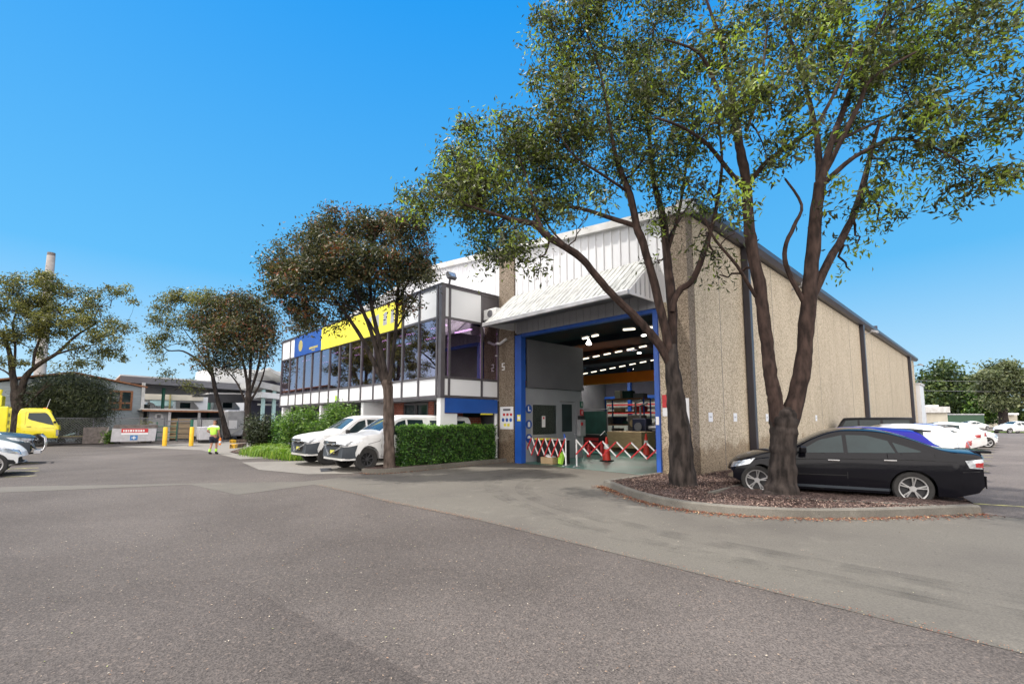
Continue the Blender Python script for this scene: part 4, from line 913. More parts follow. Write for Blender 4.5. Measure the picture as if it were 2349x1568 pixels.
w1, _ = make_car('sedan', WSD, M['p_white'], 'white sedan with red tail lights just past the blue hatchback', 'car', GR); set_row(w1, 17.9, .95, WSD)
WHT = dict(HAT); WHT.update(handlem=M['p_white']); w2, _ = make_car('hatchback', WHT, M['p_white'], 'white hatchback tail with red lights, second white car in the row', 'car', GR); set_row(w2, 20.9, .85, WHT)
def another(src, x, y, label, paint=None, ang=107.3, P=WSD, flip=False):
    c = copy_tree(src); set_row(c, x, y, P, ang, flip); c['label'] = label
    if paint:
        for ch in c.children:
            if ch.name.split('.')[0] == 'body': ch.data = ch.data.copy(); ch.data.materials[0] = paint
    return c
another(w1, 24.0, .9, 'white sedan third in the line of white cars')
another(h1, 31.2, 1.6, 'small glimpse of blue car among the white cars', P=HAT)
another(w1, 34.0, .9, 'white sedan in the middle of the line of white cars')
another(w2, 37.0, .75, 'white hatchback in the middle of the line of white cars', P=WHT)
another(w1, 40.2, .35, 'white sedan reversed in, bonnet towards the lane', P=WSD, flip=True, ang=107.3)
another(w1, 44.2, .35, 'farthest white sedan reversed in at the end of the row', P=WSD, flip=True, ang=107.3)
fc = copy_tree(w1); fc['label'] = 'distant white sedan seen side on at the right edge'; p = gr(2288, 993, 0); fd = Vector((R2[0], R2[1], 0))
fc.location = p+Vector((0,0,.01)); fc.rotation_euler = (0,0,math.atan2(fd.y, fd.x)); del fc['group']
w1b = copy_tree(w1); w1b['label'] = 'white ute-like car parked far behind the green container'; del w1b['group']; p = gr(2262, 985, 0); w1b.location = p; w1b.rotation_euler = (0,0,math.atan2(fd.y, fd.x)+pi); w1b['label'] = 'distant white car under the big park tree'
# ---- white utes
UTE = dict(L=5.3, W=1.83, zb=.36, wheels=(.93,3.95), wr=.375, wz=.375, R=.44, na=.8, nc=.16, tum=.33, nb=.3, tb=.03, ta=.1, tc=.02, crown=.05, cr=.08, spokes=8, rimm=M['steelwheel'], rimr=.6,
  top=[(0,.86),(.04,.96),(.15,1.02),(.7,1.12),(1.3,1.19),(1.42,1.24),(1.8,1.5),(2.1,1.69),(2.35,1.755),(2.8,1.77),(4.9,1.76),(5.22,1.74),(5.3,1.6)],
  bot=[(0,.36),(.4,.36),(5.3,.42)], belt=[(0,1.0),(1.4,1.1),(5.3,1.13)],
  side_windows=[('f',[(1.58,1.14),(2.4,1.15)],[(1.75,1.28),(2.1,1.56),(2.4,1.64)]),('r',[(2.48,1.15),(3.15,1.16)],[(2.48,1.65),(3.1,1.64)]),('q',[(3.4,1.16),(5.0,1.17)],[(3.4,1.62),(5.0,1.6)])],
  seams=[[(1.42,.45),(1.4,.8),(1.52,1.12)],[(2.44,.42),(2.44,1.14)],[(3.22,.9),(3.25,1.15)],[(.95,.86),(1.35,.95),(1.45,1.1)],[(1.4,.44),(3.3,.42)]], handles=[(2.3,.98),(3.1,.98)], handlem=M['black'], mirror=(1.6,1.13), mirrorm=M['black'],
  headlight=([(.03,.8),(.35,.84),(.62,.9)],[(.06,.9),(.35,.97),(.78,1.0)]), taillight=([(5.2,.7),(5.28,.7)],[(5.2,1.05),(5.28,1.05)]),
  side_extra=[('bumper_corner',[(.24,.42),(.36,.41),(.47,.42)],[(.24,.78),(.4,.8),(.6,.84)],M['plastic'])],
  extra=[('F','front_bumper',[(-.86,.43),(.86,.43)],[(-.88,.79),(.88,.79)],M['plastic'],.03),('F','lower_intake',[(-.42,.5),(.42,.5)],[(-.5,.66),(.5,.66)],M['black'],.035),
   ('F','grille',[(-.5,.785),(.5,.785)],[(-.46,.955),(.46,.955)],M['black'],.02),('F','headlight',[(.5,.8),(.8,.8)],[(.48,.92),(.84,.95)],M['lampclear'],.012),('F','headlight',[(-.8,.8),(-.5,.8)],[(-.84,.95),(-.48,.92)],M['lampclear'],.012),
   ('F','badge',[(-.09,.83),(.09,.83)],[(-.09,.92),(.09,.92)],M['chrome'],.03),
   ('F','grille_bar',[(-.46,.86),(.46,.86)],[(-.46,.885),(.46,.885)],M['chrome'],.024),('F','number_plate',[(-.16,.56),(.16,.56)],[(-.16,.665),(.16,.665)],M['plate'],.045),
   ('T','windscreen',[(1.46,-.68),(1.46,.68)],[(2.02,-.58),(2.02,.58)],M['cargreen'],.006)])
ut, _ = make_car('ute', UTE, M['p_white'], 'nearest white ute with charcoal bumper and black steel wheels, beside the hedge', 'ute', 'white utes parked side by side')
# nose of the nearer one: front wheel seen at (840,1056)
uw = gr(840, 1053, .37); ut.location = (uw.x-.93-.02, uw.y+.79, .005); ut.rotation_euler = (0,0,0)
u2 = copy_tree(ut); u2['label'] = 'second white ute with charcoal bumper, behind the nearest one'; u2.location = (uw.x-.93-.12, uw.y+.79+2.85, .005)
# ---- cars at the left edge (noses towards the yard)
GL = 'cars parked at the left edge'
WS2 = dict(WSD); WS2.update(L=4.42,top=[(0,.5),(.05,.62),(.25,.78),(.7,.93),(1.1,1.0),(1.35,1.06),(1.7,1.25),(2.05,1.39),(2.4,1.42),(2.85,1.4),(3.3,1.27),(3.65,1.1),(3.85,1.05),(4.2,1.0),(4.36,.97),(4.42,.9)],
  extra=WSD['extra']+[('F','lower_intake',[(-.6,.3),(.6,.3)],[(-.5,.42),(.5,.42)],M['black'],.02)], side_extra=[('fog_recess',[(.18,.32),(.5,.3)],[(.24,.42),(.4,.45)],M['black'])])
lw, _ = make_car('sedan', WS2, M['p_white'], 'front of a white car with angular bumper cut off by the left edge', 'car', GL)
p = gr(58, 1074, .2); lw.scale = (1.1,)*3; lw.location = (p.x, p.y+.85, .005); lw.rotation_euler = (0,0,pi)
DU = dict(UTE); DU.update(L=5.2, extra=[x for x in UTE['extra'] if x[1] != 'headlight' or True], rimm=M['alloy'], spokes=5, side_extra=[])
lu, _ = make_car('ute', DU, M['p_navy'], 'dark blue grey ute with a chrome nudge bar behind the white car', 'ute', GL)
p = gr(88, 1048, .25); lu.location = (p.x-.1, p.y+.9, .005); lu.rotation_euler = (0,0,pi)
b = MB()
for s_ in (.42, -.42): b.tube([(-.02,s_,.42),(-.2,s_,.5),(-.24,s_,.7),(-.2,s_,.95),(-.1,s_,1.05)], .038, 10)
b.tube([(-.1,.42,1.05),(-.13,0,1.08),(-.1,-.42,1.05)], .038, 10); b.tube([(-.24,.42,.72),(-.24,-.42,.72)], .03, 8); b.build('nudge_bar', M['chrome'], lu, True)
b = MB(); b.box((-.14,-.6,.36),(.06,.6,.5)); b.build('bash_plate', M['galv'], lu, bevel=.02)
# shadow caster: another car just out of frame is left out
# ---- yellow truck: cab with tray behind
TRK = dict(L=1.95, W=1.75, zb=.45, wheels=(.95,), wr=.36, wz=.36, R=.44, na=.3, nc=.08, ta=.2, tc=.02, tum=.12, nb=.1, tb=.02, crown=.04, cr=.12, spokes=8, rimm=M['steelwheel'], rimr=.6,
  top=[(0,.98),(.03,1.2),(.08,1.32),(.3,1.75),(.5,2.15),(.6,2.26),(.8,2.31),(1.3,2.33),(1.75,2.31),(1.88,2.22),(1.95,2.0)], bot=[(0,.5),(1.95,.55)], belt=[(0,1.2),(1.95,1.3)],
  side_windows=[('f',[(.32,1.3),(.6,1.36),(1.35,1.62),(1.5,1.72)],[(.5,1.75),(.66,2.02),(.75,2.08),(1.48,2.06)])],
  seams=[[(.3,.6),(.28,1.25)],[(1.6,.9),(1.6,2.1),(.75,2.13)],[(.3,1.12),(1.9,1.14)],[(.1,.72),(1.5,.74)]], handles=[(1.42,1.22)], handlem=M['black'], mirror=(.3,1.42), mirrorm=M['black'],
  headlight=([(.0,.62),(.2,.62)],[(.0,1.02),(.22,1.02)]), extra=[('F','windscreen',[(-.72,1.32),(.72,1.32)],[(-.66,2.1),(.66,2.1)],M['cargreen'],.006),('F','front_bumper',[(-.8,.5),(.8,.5)],[(-.8,.72),(.8,.72)],M['plastic'],.04),
   ('F','grille',[(-.5,.85),(.5,.85)],[(-.5,1.0),(.5,1.0)],M['black'],.01)],
  boxes=[('roof_lamp',(.7,-.1,2.34),(.9,.1,2.4),M['orange']),('chassis_rail',(1.9,-.4,.55),(5.4,-.28,.72),M['black']),('chassis_rail',(1.9,.28,.55),(5.4,.4,.72),M['black']),
   ('tray',(2.45,-.95,.86),(5.6,.95,.98),M['p_yellow']),('tray_side',(2.45,.93,.99),(5.6,.99,1.4),M['p_yellow']),('tray_side',(2.45,-.99,.99),(5.6,-.93,1.4),M['p_yellow'])])
tr, _ = make_car('truck', TRK, M['p_yellow'], 'small yellow truck cab parked before the big tree at left', 'truck')
p = gr(136, 1022, 0); tr.location = (p.x, p.y+.8, .005); tr.rotation_euler = (0,0,pi)
for y in (.7, -.7): wheel(tr, 4.3, y, .36, .36, .24, 8, M['steelwheel'], 1 if y > 0 else -1, .6)
MB().tube([(.75,.6,2.3),(.6,.62,2.95)], .012, 5).build('aerial', M['white_clad'], tr)
# yellow service body of a second truck at the very edge
e = empty('service_truck', (0,0,0), label='tall yellow truck body cut off by the left edge', cat='truck')
p = aty(14, 965, 37.5); X1 = p.x
b = MB(); b.box((X1-3.2, 36.4, .8), (X1+.12, 38.3, 2.35)); b.build('body', M['p_yellow'], e, bevel=.05)
b = MB(); b.box((X1-3.2, 36.5, 2.36), (X1-.15, 38.2, 2.95)); b.build('upper_box', M['p_yellow'], e, bevel=.05)
b = MB(); b.tube([(X1-.3,36.6,2.9),(X1-.25,36.6,3.25)], .1, 10); b.build('beacon', M['p_yellow'], e, True)
b = MB(); [b.box((X1+.121,36.7,z),(X1+.14,37.4,z+.2)) for z in (1.0,1.4,1.8)]; [b.box((X1-.5,36.385,z),(X1-.2,36.399,z+.16)) for z in (1.0,1.4,1.8)]; b.build('vent', M['gold'], e)
b = MB(); b.box((X1-3.2,36.6,.45),(X1-.3,38.1,.79)); b.build('chassis', M['black'], e)
for x in (X1-2.6, X1-.8):
    for y, s_ in ((36.55,-1),(38.15,1)): wheel(e, x, y, .38, .38, .24, 8, M['steelwheel'], s_, .6)
put(e, (X1-1.5,37.4,0))

# ================================================================== FOLIAGE
def leaf_mesh(name, m, C, size, parent=None, ratio=.36, droop=.5, flat=0., rnd=None):
    """one small folded leaf (two triangles pairs) at every point of C"""
    C = np.asarray(C, dtype=np.float64); n = len(C)
    az = rng.uniform(0, 2*pi, n); el = rng.normal(-droop, .55, n) if not flat else rng.normal(0, flat, n)
    d = np.stack([np.cos(az)*np.cos(el), np.sin(az)*np.cos(el), np.sin(el)], 1)
    u = rng.normal(size=(n, 3)); 
    if flat: u = np.stack([-np.sin(az), np.cos(az), rng.normal(0, .25, n)], 1)
    s_ = np.cross(d, u); s_ /= np.linalg.norm(s_, axis=1)[:, None]+1e-9
    nn = np.cross(s_, d)
    if flat: s_, nn = u/np.linalg.norm(u, axis=1)[:, None], np.cross(d, u)
    L = size*rng.uniform(.6, 1.3, n)[:, None]; Wd = L*ratio
    a = C; m1 = C+d*L*.5+s_*Wd*.5+nn*L*.06; t = C+d*L-nn*L*.08; m2 = C+d*L*.5-s_*Wd*.5+nn*L*.06
    V = np.stack([a, m1, t, m2], 1).reshape(-1, 3)
    me = D.meshes.new(name); me.vertices.add(4*n); me.vertices.foreach_set('co', V.ravel().astype(np.float32))
    me.loops.add(4*n); me.loops.foreach_set('vertex_index', np.arange(4*n, dtype=np.int32))
    me.polygons.add(n); me.polygons.foreach_set('loop_start', np.arange(0, 4*n, 4, dtype=np.int32)); me.polygons.foreach_set('loop_total', np.full(n, 4, dtype=np.int32))
    me.update(calc_edges=True)
    at = me.attributes.new('rnd', 'FLOAT', 'FACE'); r = rnd if rnd is not None else rng.uniform(0, 1, n); at.data.foreach_set('value', np.asarray(r, dtype=np.float32))
    me.materials.append(m); o = D.objects.new(name, me); COL.objects.link(o)
    if parent is not None: o.parent = parent
    return o
def jitter_path(p, q, k, amp):
    out = [p]; 
    for i in range(1, k): out.append(p.lerp(q, i/k)+Vector(rng.normal(0, amp, 3)))
    return out+[q]
def tree(name, label, base, limbs, clumps, leafm, bark, size, nleaf, dep, group=None, cl_r=.32, ratio=.36, twigs=True, spread=1.6, barkb=None, lime=None, twr=.012, shell=.25, lpc=34):
    """limbs: lists of (X, Y, radius, depth offset); clumps: (X, Y, rx, ry, depth offset, density)"""
    root = empty(name, base, label=label, cat='tree', group=group); base = Vector(base)
    skel = []; tb = MB(); bb = MB()
    for li, L in enumerate(limbs):
        P = []; 
        off = 0
        for k, q in enumerate(L):
            X, Y, r = q[:3]; do = q[3] if len(q) > 3 else 0
            P.append((atd(X, Y, dep+do), r))
        # refine
        R = []; pts = [p for p, _ in P]; SB = 7 if li < 2 or L[0][2] > .15 else 4; cr = bez([tuple(p) for p in pts], SB)
        rr = [P[min(int(i/SB), len(P)-1)][1]+(P[min(int(i/SB)+1, len(P)-1)][1]-P[min(int(i/SB), len(P)-1)][1])*((i % SB)/SB) for i in range(len(cr))]
        for i in range(1, len(cr)-1): cr[i] = cr[i]+Vector(rng.normal(0, .05, 3))*min(rr[i], (cr[i+1]-cr[i]).length)
        rr = [r*(1+.035*sin(i*.9+li)+rng.normal(0, .012)) for i, r in enumerate(rr)]
        if li == 0:
            tb.tube(cr, rr, 44, True, .018)
        elif L[0][2] > .13: bb.tube(cr, rr, 32, True, .02)
        else: bb.tube(cr, rr, 8)
        skel += [(p, r) for p, r in zip(cr, rr)]
    tb.build('trunk', bark, root, True)
    SK = np.array([tuple(p) for p, r in skel if r < .14] or [tuple(p) for p, r in skel]); SR = [r for p, r in skel if r < .14] or [r for p, r in skel]
    C = []; mpx = dep/1061.; tot = sum(c[2]*c[3]*c[5] for c in clumps); RN = []
    for (X, Y, rx, ry, do, dens) in clumps:
        c = atd(X, Y, dep+do); ax = np.array([rx*mpx*(1+do/dep), rx*mpx*spread*.6, ry*mpx*(1+do/dep)])
        n = int(nleaf*rx*ry*dens/tot); nc = max(2, int(n/lpc))
        Rv = np.array([R2[0], R2[1], 0]); Fv = np.array([F2[0], F2[1], 0]); Zv = np.array([0,0,1.])
        u = rng.normal(size=(nc, 3)); u /= np.linalg.norm(u, axis=1)[:, None]; rad = rng.uniform(shell, 1, nc)**.5
        u = u*rad[:, None]; cc = np.array(c)+u[:, :1]*ax[0]*Rv+u[:, 1:2]*ax[1]*Fv+u[:, 2:]*ax[2]*Zv
        # branch to the clump, twigs to the clusters
        if twigs:
            i0 = int(np.argmin(((SK-np.array(c))**2).sum(1)+rng.uniform(0, .3, len(SK)))); p0 = Vector(SK[i0]); r0 = min(SR[i0]*.6, twr*3)
            path = jitter_path(p0, Vector(c), 5, .05*(Vector(c)-p0).length+.01); bb.tube(path, [r0*(1-.12*k) for k in range(6)], 5, False)
            for q in cc[::2]:
                j = rng.integers(2, 6); bb.tube(jitter_path(path[j], Vector(q), 3, .06*(Vector(q)-path[j]).length), [twr*.8, twr*.6, twr*.45, twr*.3], 4, False)
        k = max(4, int(n/nc)); sg = cl_r*rng.uniform(.6, 1.3, nc)
        pts = np.repeat(cc, k, 0)+rng.normal(size=(nc*k, 3))*np.repeat(sg, k)[:, None]*np.array([1,1,.75])
        C.append(pts); cr_ = rng.normal(0, .2, nc); RN.append(np.clip(np.repeat(cr_*1.3, k)+rng.uniform(0, 1, nc*k)*.78+.08, 0, 1) if lime is None else np.clip(np.where(np.repeat(rng.uniform(0,1,nc) < lime, k), rng.uniform(.75, 1, nc*k), rng.uniform(0, .93, nc*k)), 0, 1))
    bb.build('branches', barkb or bark, root, True)
    leaf_mesh('crown', leafm, np.concatenate(C), size, root, ratio, rnd=np.concatenate(RN))
    put(root, base); return root
TA = [[(1567,1122,.4),(1565,1100,.3),(1562,1050,.27),(1559,1000,.25),(1551,935,.22),(1546,880,.19),(1540,830,.16),(1538,790,.12)],
 [(1546,865,.1),(1530,820,.115),(1500,775,.105),(1460,730,.095,-.1),(1390,660,.088,-.3),(1330,590,.085,-.5),(1260,545,.08,-.7),(1225,515,.07,-.8),(1180,505,.05,-.9),(1130,490,.035,-1),(1070,470,.02,-1.1)],
 [(1245,530,.055,-.7),(1228,490,.045,-.6),(1215,430,.03,-.4),(1190,360,.02,-.2)],
 [(1300,565,.03,-.6),(1262,525,.022,-.3),(1240,480,.016,0),(1225,430,.012,.2)],
 [(1543,850,.1),(1534,800,.12),(1522,740,.108),(1500,650,.1),(1475,560,.098),(1460,520,.095),(1445,450,.085),(1415,370,.06),(1400,300,.045),(1380,180,.03),(1340,60,.02)],
 [(1462,520,.065),(1400,500,.055,.2),(1330,478,.045,.5),(1270,470,.03,.7),(1200,440,.02,.9)],
 [(1543,850,.12),(1541,780,.125,.1),(1541,700,.115,.2),(1530,600,.105,.3),(1520,500,.09,.4),(1500,420,.07,.6),(1490,330,.05,.8),(1480,200,.03,1),(1500,60,.02,1)],
 [(1541,715,.06),(1546,690,.08),(1562,662,.08),(1590,640,.08,-.2),(1620,560,.065,-.3),(1635,510,.05,-.3),(1650,430,.04,-.2),(1655,350,.03,0),(1640,230,.02,.2)],
 [(1525,560,.045,.3),(1560,500,.03,.8),(1600,440,.02,1.2)], [(1440,440,.04),(1380,400,.03,-.5),(1310,350,.022,-.9),(1260,260,.015,-1)],
 [(1527,590,.05,.3),(1560,470,.035,.2),(1580,330,.025,0),(1600,200,.016,0)]]
def sc(l, do=None): return [(a, b, c, d, (rng.uniform(-1.3, 1.3) if do is None else do), e) for a, b, c, d, e in l]
CA = sc([(985,465,50,40,1.5),(940,450,25,22,1.1),(1060,400,70,70,1.7),(1075,310,32,36,1.3),(1100,450,85,70,1.7),(1120,550,70,38,1.5),(1190,560,45,38,1.1),(1200,370,75,75,1.5),(1290,420,75,70,1.1),(1230,480,75,38,1.4),(1180,300,60,45,1.3),(1280,320,70,60,1),(1330,250,80,80,1),(1265,170,55,75,.9),(1245,60,40,70,.8),(1330,90,80,90,1),(1420,160,90,90,1),(1420,290,90,80,1),(1400,400,70,45,.7),(1500,60,90,80,.9),(1520,200,90,90,.9),(1500,330,80,70,.8),(1530,430,60,45,.45),(1600,300,60,80,.6),(1600,420,50,45,.5),(1380,0,90,60,.9),(1515,500,35,50,.5),(1500,600,25,30,.2),(1650,480,50,45,.45),(1640,590,35,35,.3),(1400,-90,120,60,.7),(1560,-60,90,70,.7),(1350,490,60,30,.25),(1240,600,25,20,.5),(1140,605,40,14,.6),(1600,545,20,40,.3)])
tA = tree('leafy_tree', 'leaning brown tree beside the roller door, its left limb sweeping over the canopy', (gr(1563,1110,.1)), TA, CA, L_A, M['bark'], .135, 48000, 11.0, cl_r=.2, ratio=.33, lpc=52, barkb=M['bark3'], lime=.08)
TB = [[(1791,1142,.42),(1792,1124,.32),(1794,1090,.262),(1795,1040,.24),(1796,1000,.255),(1797,970,.27),(1797,948,.24),(1797,935,.15)],
 [(1793,1010,.15),(1786,965,.165),(1774,900,.14),(1765,850,.13),(1755,760,.122),(1742,660,.122),(1722,560,.116),(1715,480,.108),(1712,430,.1),(1705,380,.1),(1690,300,.085),(1680,230,.06),(1660,120,.05),(1630,30,.03),(1600,-60,.02)],
 [(1708,435,.07),(1670,390,.05,-.2),(1620,330,.04,-.5),(1560,290,.03,-.8),(1500,270,.02,-1)],
 [(1718,420,.06),(1760,370,.05,-.2),(1830,320,.045,-.4),(1870,290,.04,-.6),(1920,200,.03,-.7),(1960,100,.02,-.8)],
 [(1798,1012,.15),(1809,965,.185),(1828,900,.168),(1842,830,.155),(1848,780,.15),(1853,700,.15),(1862,600,.138),(1870,500,.125),(1880,420,.112)],
 [(1880,425,.095),(1905,330,.065),(1950,210,.06,.2),(1990,110,.045,.4),(2030,30,.03,.5),(2060,-40,.02,.6)],
 [(1880,425,.08),(1875,330,.065,.3),(1860,250,.05,.5),(1830,140,.05,.6),(1800,60,.03,.8),(1780,-30,.02,1)],
 [(1884,425,.065),(1960,360,.045,-.3),(2050,320,.038,-.5),(2120,330,.028,-.7),(2200,370,.018,-.9)],
 [(1888,405,.055),(1930,320,.05,-.2),(1970,240,.05,-.4),(2000,180,.035,-.5),(2100,120,.022,-.6)],
 [(1857,690,.1),(1900,600,.09,.1),(1945,520,.08,.3),(1975,440,.07,.4),(2000,340,.05,.6),(2020,270,.03,.7)],
 [(1842,690,.06),(1806,620,.052),(1800,570,.05,-.1),(1820,520,.042,-.2),(1838,470,.03,-.2),(1800,410,.02,-.2)],
 [(1733,680,.042),(1690,610,.034,-.3),(1640,550,.028,-.5),(1615,500,.02,-.6)],
 [(1690,300,.05),(1640,190,.04,-.3),(1600,120,.03,-.5),(1520,90,.02,-.8)], [(1905,330,.04),(1990,290,.035,.6),(2090,240,.03,.9),(2200,200,.018,1.2)], [(1712,300,.04,.1),(1745,190,.035,.5),(1760,60,.025,.9)]]
CB = sc([(1650,100,80,85,.8),(1760,60,85,75,.8),(1700,230,75,80,.8),(1790,200,70,75,.7),(1870,80,85,75,.8),(1960,160,80,80,1),(1830,330,65,55,.6),(1760,370,55,50,.45),(1930,290,75,55,.8),(2050,80,95,75,1),(2060,190,85,65,1.1),(2150,120,85,75,.95),(2150,250,80,50,1),(2240,60,80,65,.6),(2300,150,60,80,.5),(2250,290,70,55,.75),(2170,370,75,30,.8),(2090,330,75,40,.7),(2060,430,65,32,.45),(1990,430,60,55,.4),(1965,560,40,28,.3),(2030,505,55,25,.4),(2220,420,80,28,.65),(2310,400,45,50,.65),(2230,460,40,20,.4),(1690,470,40,45,.35),(1720,560,0.1,0.1,0),(1900,-20,110,60,.8),(2200,-20,140,60,.6),(2345,250,40,80,.5),(1650,630,20,40,.25),(1700,520,18,40,.3),(1900,450,30,60,.3),(1950,620,28,15,.25),(2030,-90,200,50,.7),(1720,-80,140,50,.7),(2330,40,50,60,.5),(1990,490,30,20,.3)])
tB = tree('leafy_tree', 'forked brown tree in the mulch island, standing in front of the black sedan', (gr(1792,1128,.1)), TB, CB, L_A, M['bark'], .15, 26000, 9.8, cl_r=.19, ratio=.33, lpc=52, barkb=M['bark3'], lime=.17)
TC = [[(893,1074,.2),(893,1050,.18),(892,1000,.16),(891,972,.19),(892,962,.17),(890,900,.155),(888,880,.18),(888,870,.14)],
 [(886,888,.11),(862,840,.085),(820,760,.065),(770,690,.05),(730,640,.035),(690,590,.02)],[(885,885,.1),(851,760,.07),(822,690,.055),(800,620,.04),(780,550,.02)],
 [(890,885,.09),(872,790,.07),(852,700,.06),(850,620,.045),(860,550,.03),(850,500,.02)],[(892,885,.085),(905,780,.06),(911,700,.055),(913,620,.05),(900,540,.03),(890,500,.02)],
 [(870,780,.04),(835,720,.035),(800,700,.03),(740,690,.02),(680,690,.015)],[(912,690,.035),(935,650,.03),(965,610,.02)],[(855,700,.03),(870,620,.025),(880,560,.02)],[(905,760,.03),(940,700,.025),(960,670,.02)]]
CC = sc([(645,670,35,45,.9),(655,600,45,45,1),(640,625,30,30,.9),(705,720,50,35,.9),(715,640,60,55,1.2),(700,555,35,25,.8),(740,560,55,55,1.1),(752,500,28,28,.8),(800,600,60,55,1.2),(790,680,50,40,.8),(835,520,55,35,1),(880,530,50,45,1.1),(870,610,60,50,1.1),(935,530,45,45,1.1),(945,610,45,50,1.1),(925,690,38,32,.7),(975,600,22,45,.9),(760,735,45,22,.5),(855,665,45,40,.6),(680,760,30,15,.5),(905,490,20,18,.7),(985,640,12,20,.5),(620,600,12,12,.6)])
tree('red_tipped_tree', 'bushy tree with red tipped leaves between the white ute and the hedge', (gr(893,1066,.1)), TC, CC, L_C, M['bark4'], .13, 42000, 15.2, cl_r=.19, lpc=75, barkb=M['bark'], spread=1.5)
# distant trees at the left
TD = [[(566,1012,.3),(568,960,.24),(569,920,.22),(570,895,.2)],[(570,900,.13),(560,840,.1),(540,780,.07),(520,740,.05)],[(570,900,.13),(575,830,.1),(572,760,.07),(560,710,.04)],[(572,905,.12),(590,850,.09),(600,780,.06),(590,720,.04)],[(574,920,.1),(596,880,.07),(608,840,.05),(612,790,.03)],[(566,930,.08),(545,880,.06),(520,850,.04)]]
CD = sc([(490,740,40,45,1),(480,790,25,30,.7),(530,710,45,35,1.1),(560,690,35,20,1),(540,770,50,45,1.1),(590,730,38,45,1),(600,790,30,40,.8),(510,830,40,25,.8),(560,820,35,25,.4),(470,830,16,18,.5),(615,760,15,30,.7)])
tree('street_tree', 'dark rounded red-green tree left of the office, trunk near the kerb', gr(568,1012), TD, CD, L_C, M['bark'], .24, 21000, 35, cl_r=.38, spread=1.3, twr=.02)
TE = [[(522,1004,.34),(512,965,.26),(503,930,.22),(493,890,.2),(487,860,.19),(478,835,.16)],[(480,838,.13),(474,790,.1),(465,750,.07),(440,710,.05)],[(487,862,.14),(460,830,.11),(420,805,.09),(385,803,.06),(360,780,.04)],[(478,835,.09),(455,800,.06),(425,760,.04),(400,720,.03)],[(480,900,.08),(455,890,.06),(420,885,.05),(400,895,.03)]]
CE = sc([(375,700,22,22,.6),(395,680,25,15,.6),(425,680,30,18,.7),(470,690,35,25,.7),(400,740,25,20,.5),(360,735,18,14,.6),(380,770,22,14,.6),(350,790,20,14,.7),(365,815,18,10,.4),(430,730,30,20,.5),(460,740,25,25,.6),(345,775,14,10,.5),(440,885,22,10,.5),(390,860,18,8,.5),(415,780,22,10,.3),(445,825,15,8,.4),(500,695,25,20,.6)])
tree('street_tree', 'leaning sparse olive tree behind the walking worker', gr(522,1008), [[(q[0],q[1],q[2]*.75) for q in l] for l in TE], CE, L_E, M['bark'], .21, 9500, 37.5, cl_r=.3, lpc=50, spread=1.1, twr=.022)
TF = [[(45,1020,.85),(44,985,.7),(42,950,.6),(40,915,.55),(38,895,.5)],[(35,900,.36),(28,850,.28),(20,800,.2),(0,760,.12),(-30,720,.08)],[(46,905,.38),(60,862,.28),(90,835,.22),(130,810,.17),(175,770,.12),(215,745,.07)],[(30,860,.16),(35,800,.12),(30,740,.09),(50,690,.05)],[(75,850,.16),(82,800,.12),(110,740,.09),(140,700,.05),(170,680,.03)],[(130,812,.12),(170,800,.09),(220,790,.06),(260,790,.04)],[(60,900,.1),(85,900,.07),(110,875,.05)],[(34,870,.12),(10,850,.09),(-20,840,.06)],[(60,930,.12),(90,900,.09),(118,880,.05)]]
CF = sc([(10,660,45,22,.8),(60,645,40,20,.8),(110,640,35,18,.9),(150,660,40,22,.8),(20,710,45,25,.8),(80,700,50,28,.9),(140,720,50,28,.9),(200,700,30,22,.8),(225,670,22,12,.7),(275,665,22,12,.9),(245,660,14,10,.8),(310,688,11,9,1),(190,745,45,20,.9),(235,770,40,20,.9),(270,750,30,14,.7),(255,735,20,10,.8),(295,745,18,10,.8),(120,765,45,20,.6),(60,760,45,22,.7),(0,780,40,25,.7),(20,830,35,18,.5),(180,800,50,14,.6),(250,805,35,12,.8),(150,835,45,10,.5),(210,830,40,10,.6),(-30,700,40,50,.8),(30,770,30,20,.5),(105,690,25,25,1.3),(98,745,22,28,1.3),(95,800,20,18,.9),(118,660,18,14,1),(265,800,20,10,.8),(215,700,16,12,.8),(280,815,18,9,.6),(95,735,35,20,.7)])
tree('spreading_tree', 'wide flat topped tree rising behind the yellow truck', gr(45,1018), [[(q[0],q[1],q[2]*.6) for q in l] for l in TF], CF, L_E, M['bark'], .2, 24000, 31.5, cl_r=.24, lpc=60, spread=1.2, twr=.03)
TG = [[(150,1004,.2),(150,950,.16),(148,900,.12)],[(120,1002,.14),(115,950,.1),(110,900,.07)],[(185,1002,.14),(195,950,.1),(200,900,.07)]]
CG = sc([(90,920,30,40,1),(120,895,45,35,1),(160,885,50,30,1.2),(205,895,40,30,1.1),(130,940,50,40,1),(185,935,50,40,1),(225,930,28,35,.9),(95,960,30,25,.8),(150,975,50,20,.7),(210,970,35,22,.6),(75,900,18,20,.7),(240,910,14,16,.6)])
tree('drooping_tree', 'dark drooping fine leaved tree between the yellow truck and the blue grey shed', gr(150,1014), TG, CG, L_G, M['bark'], .26, 34000, 33.5, cl_r=.36, ratio=.16, spread=1.3)
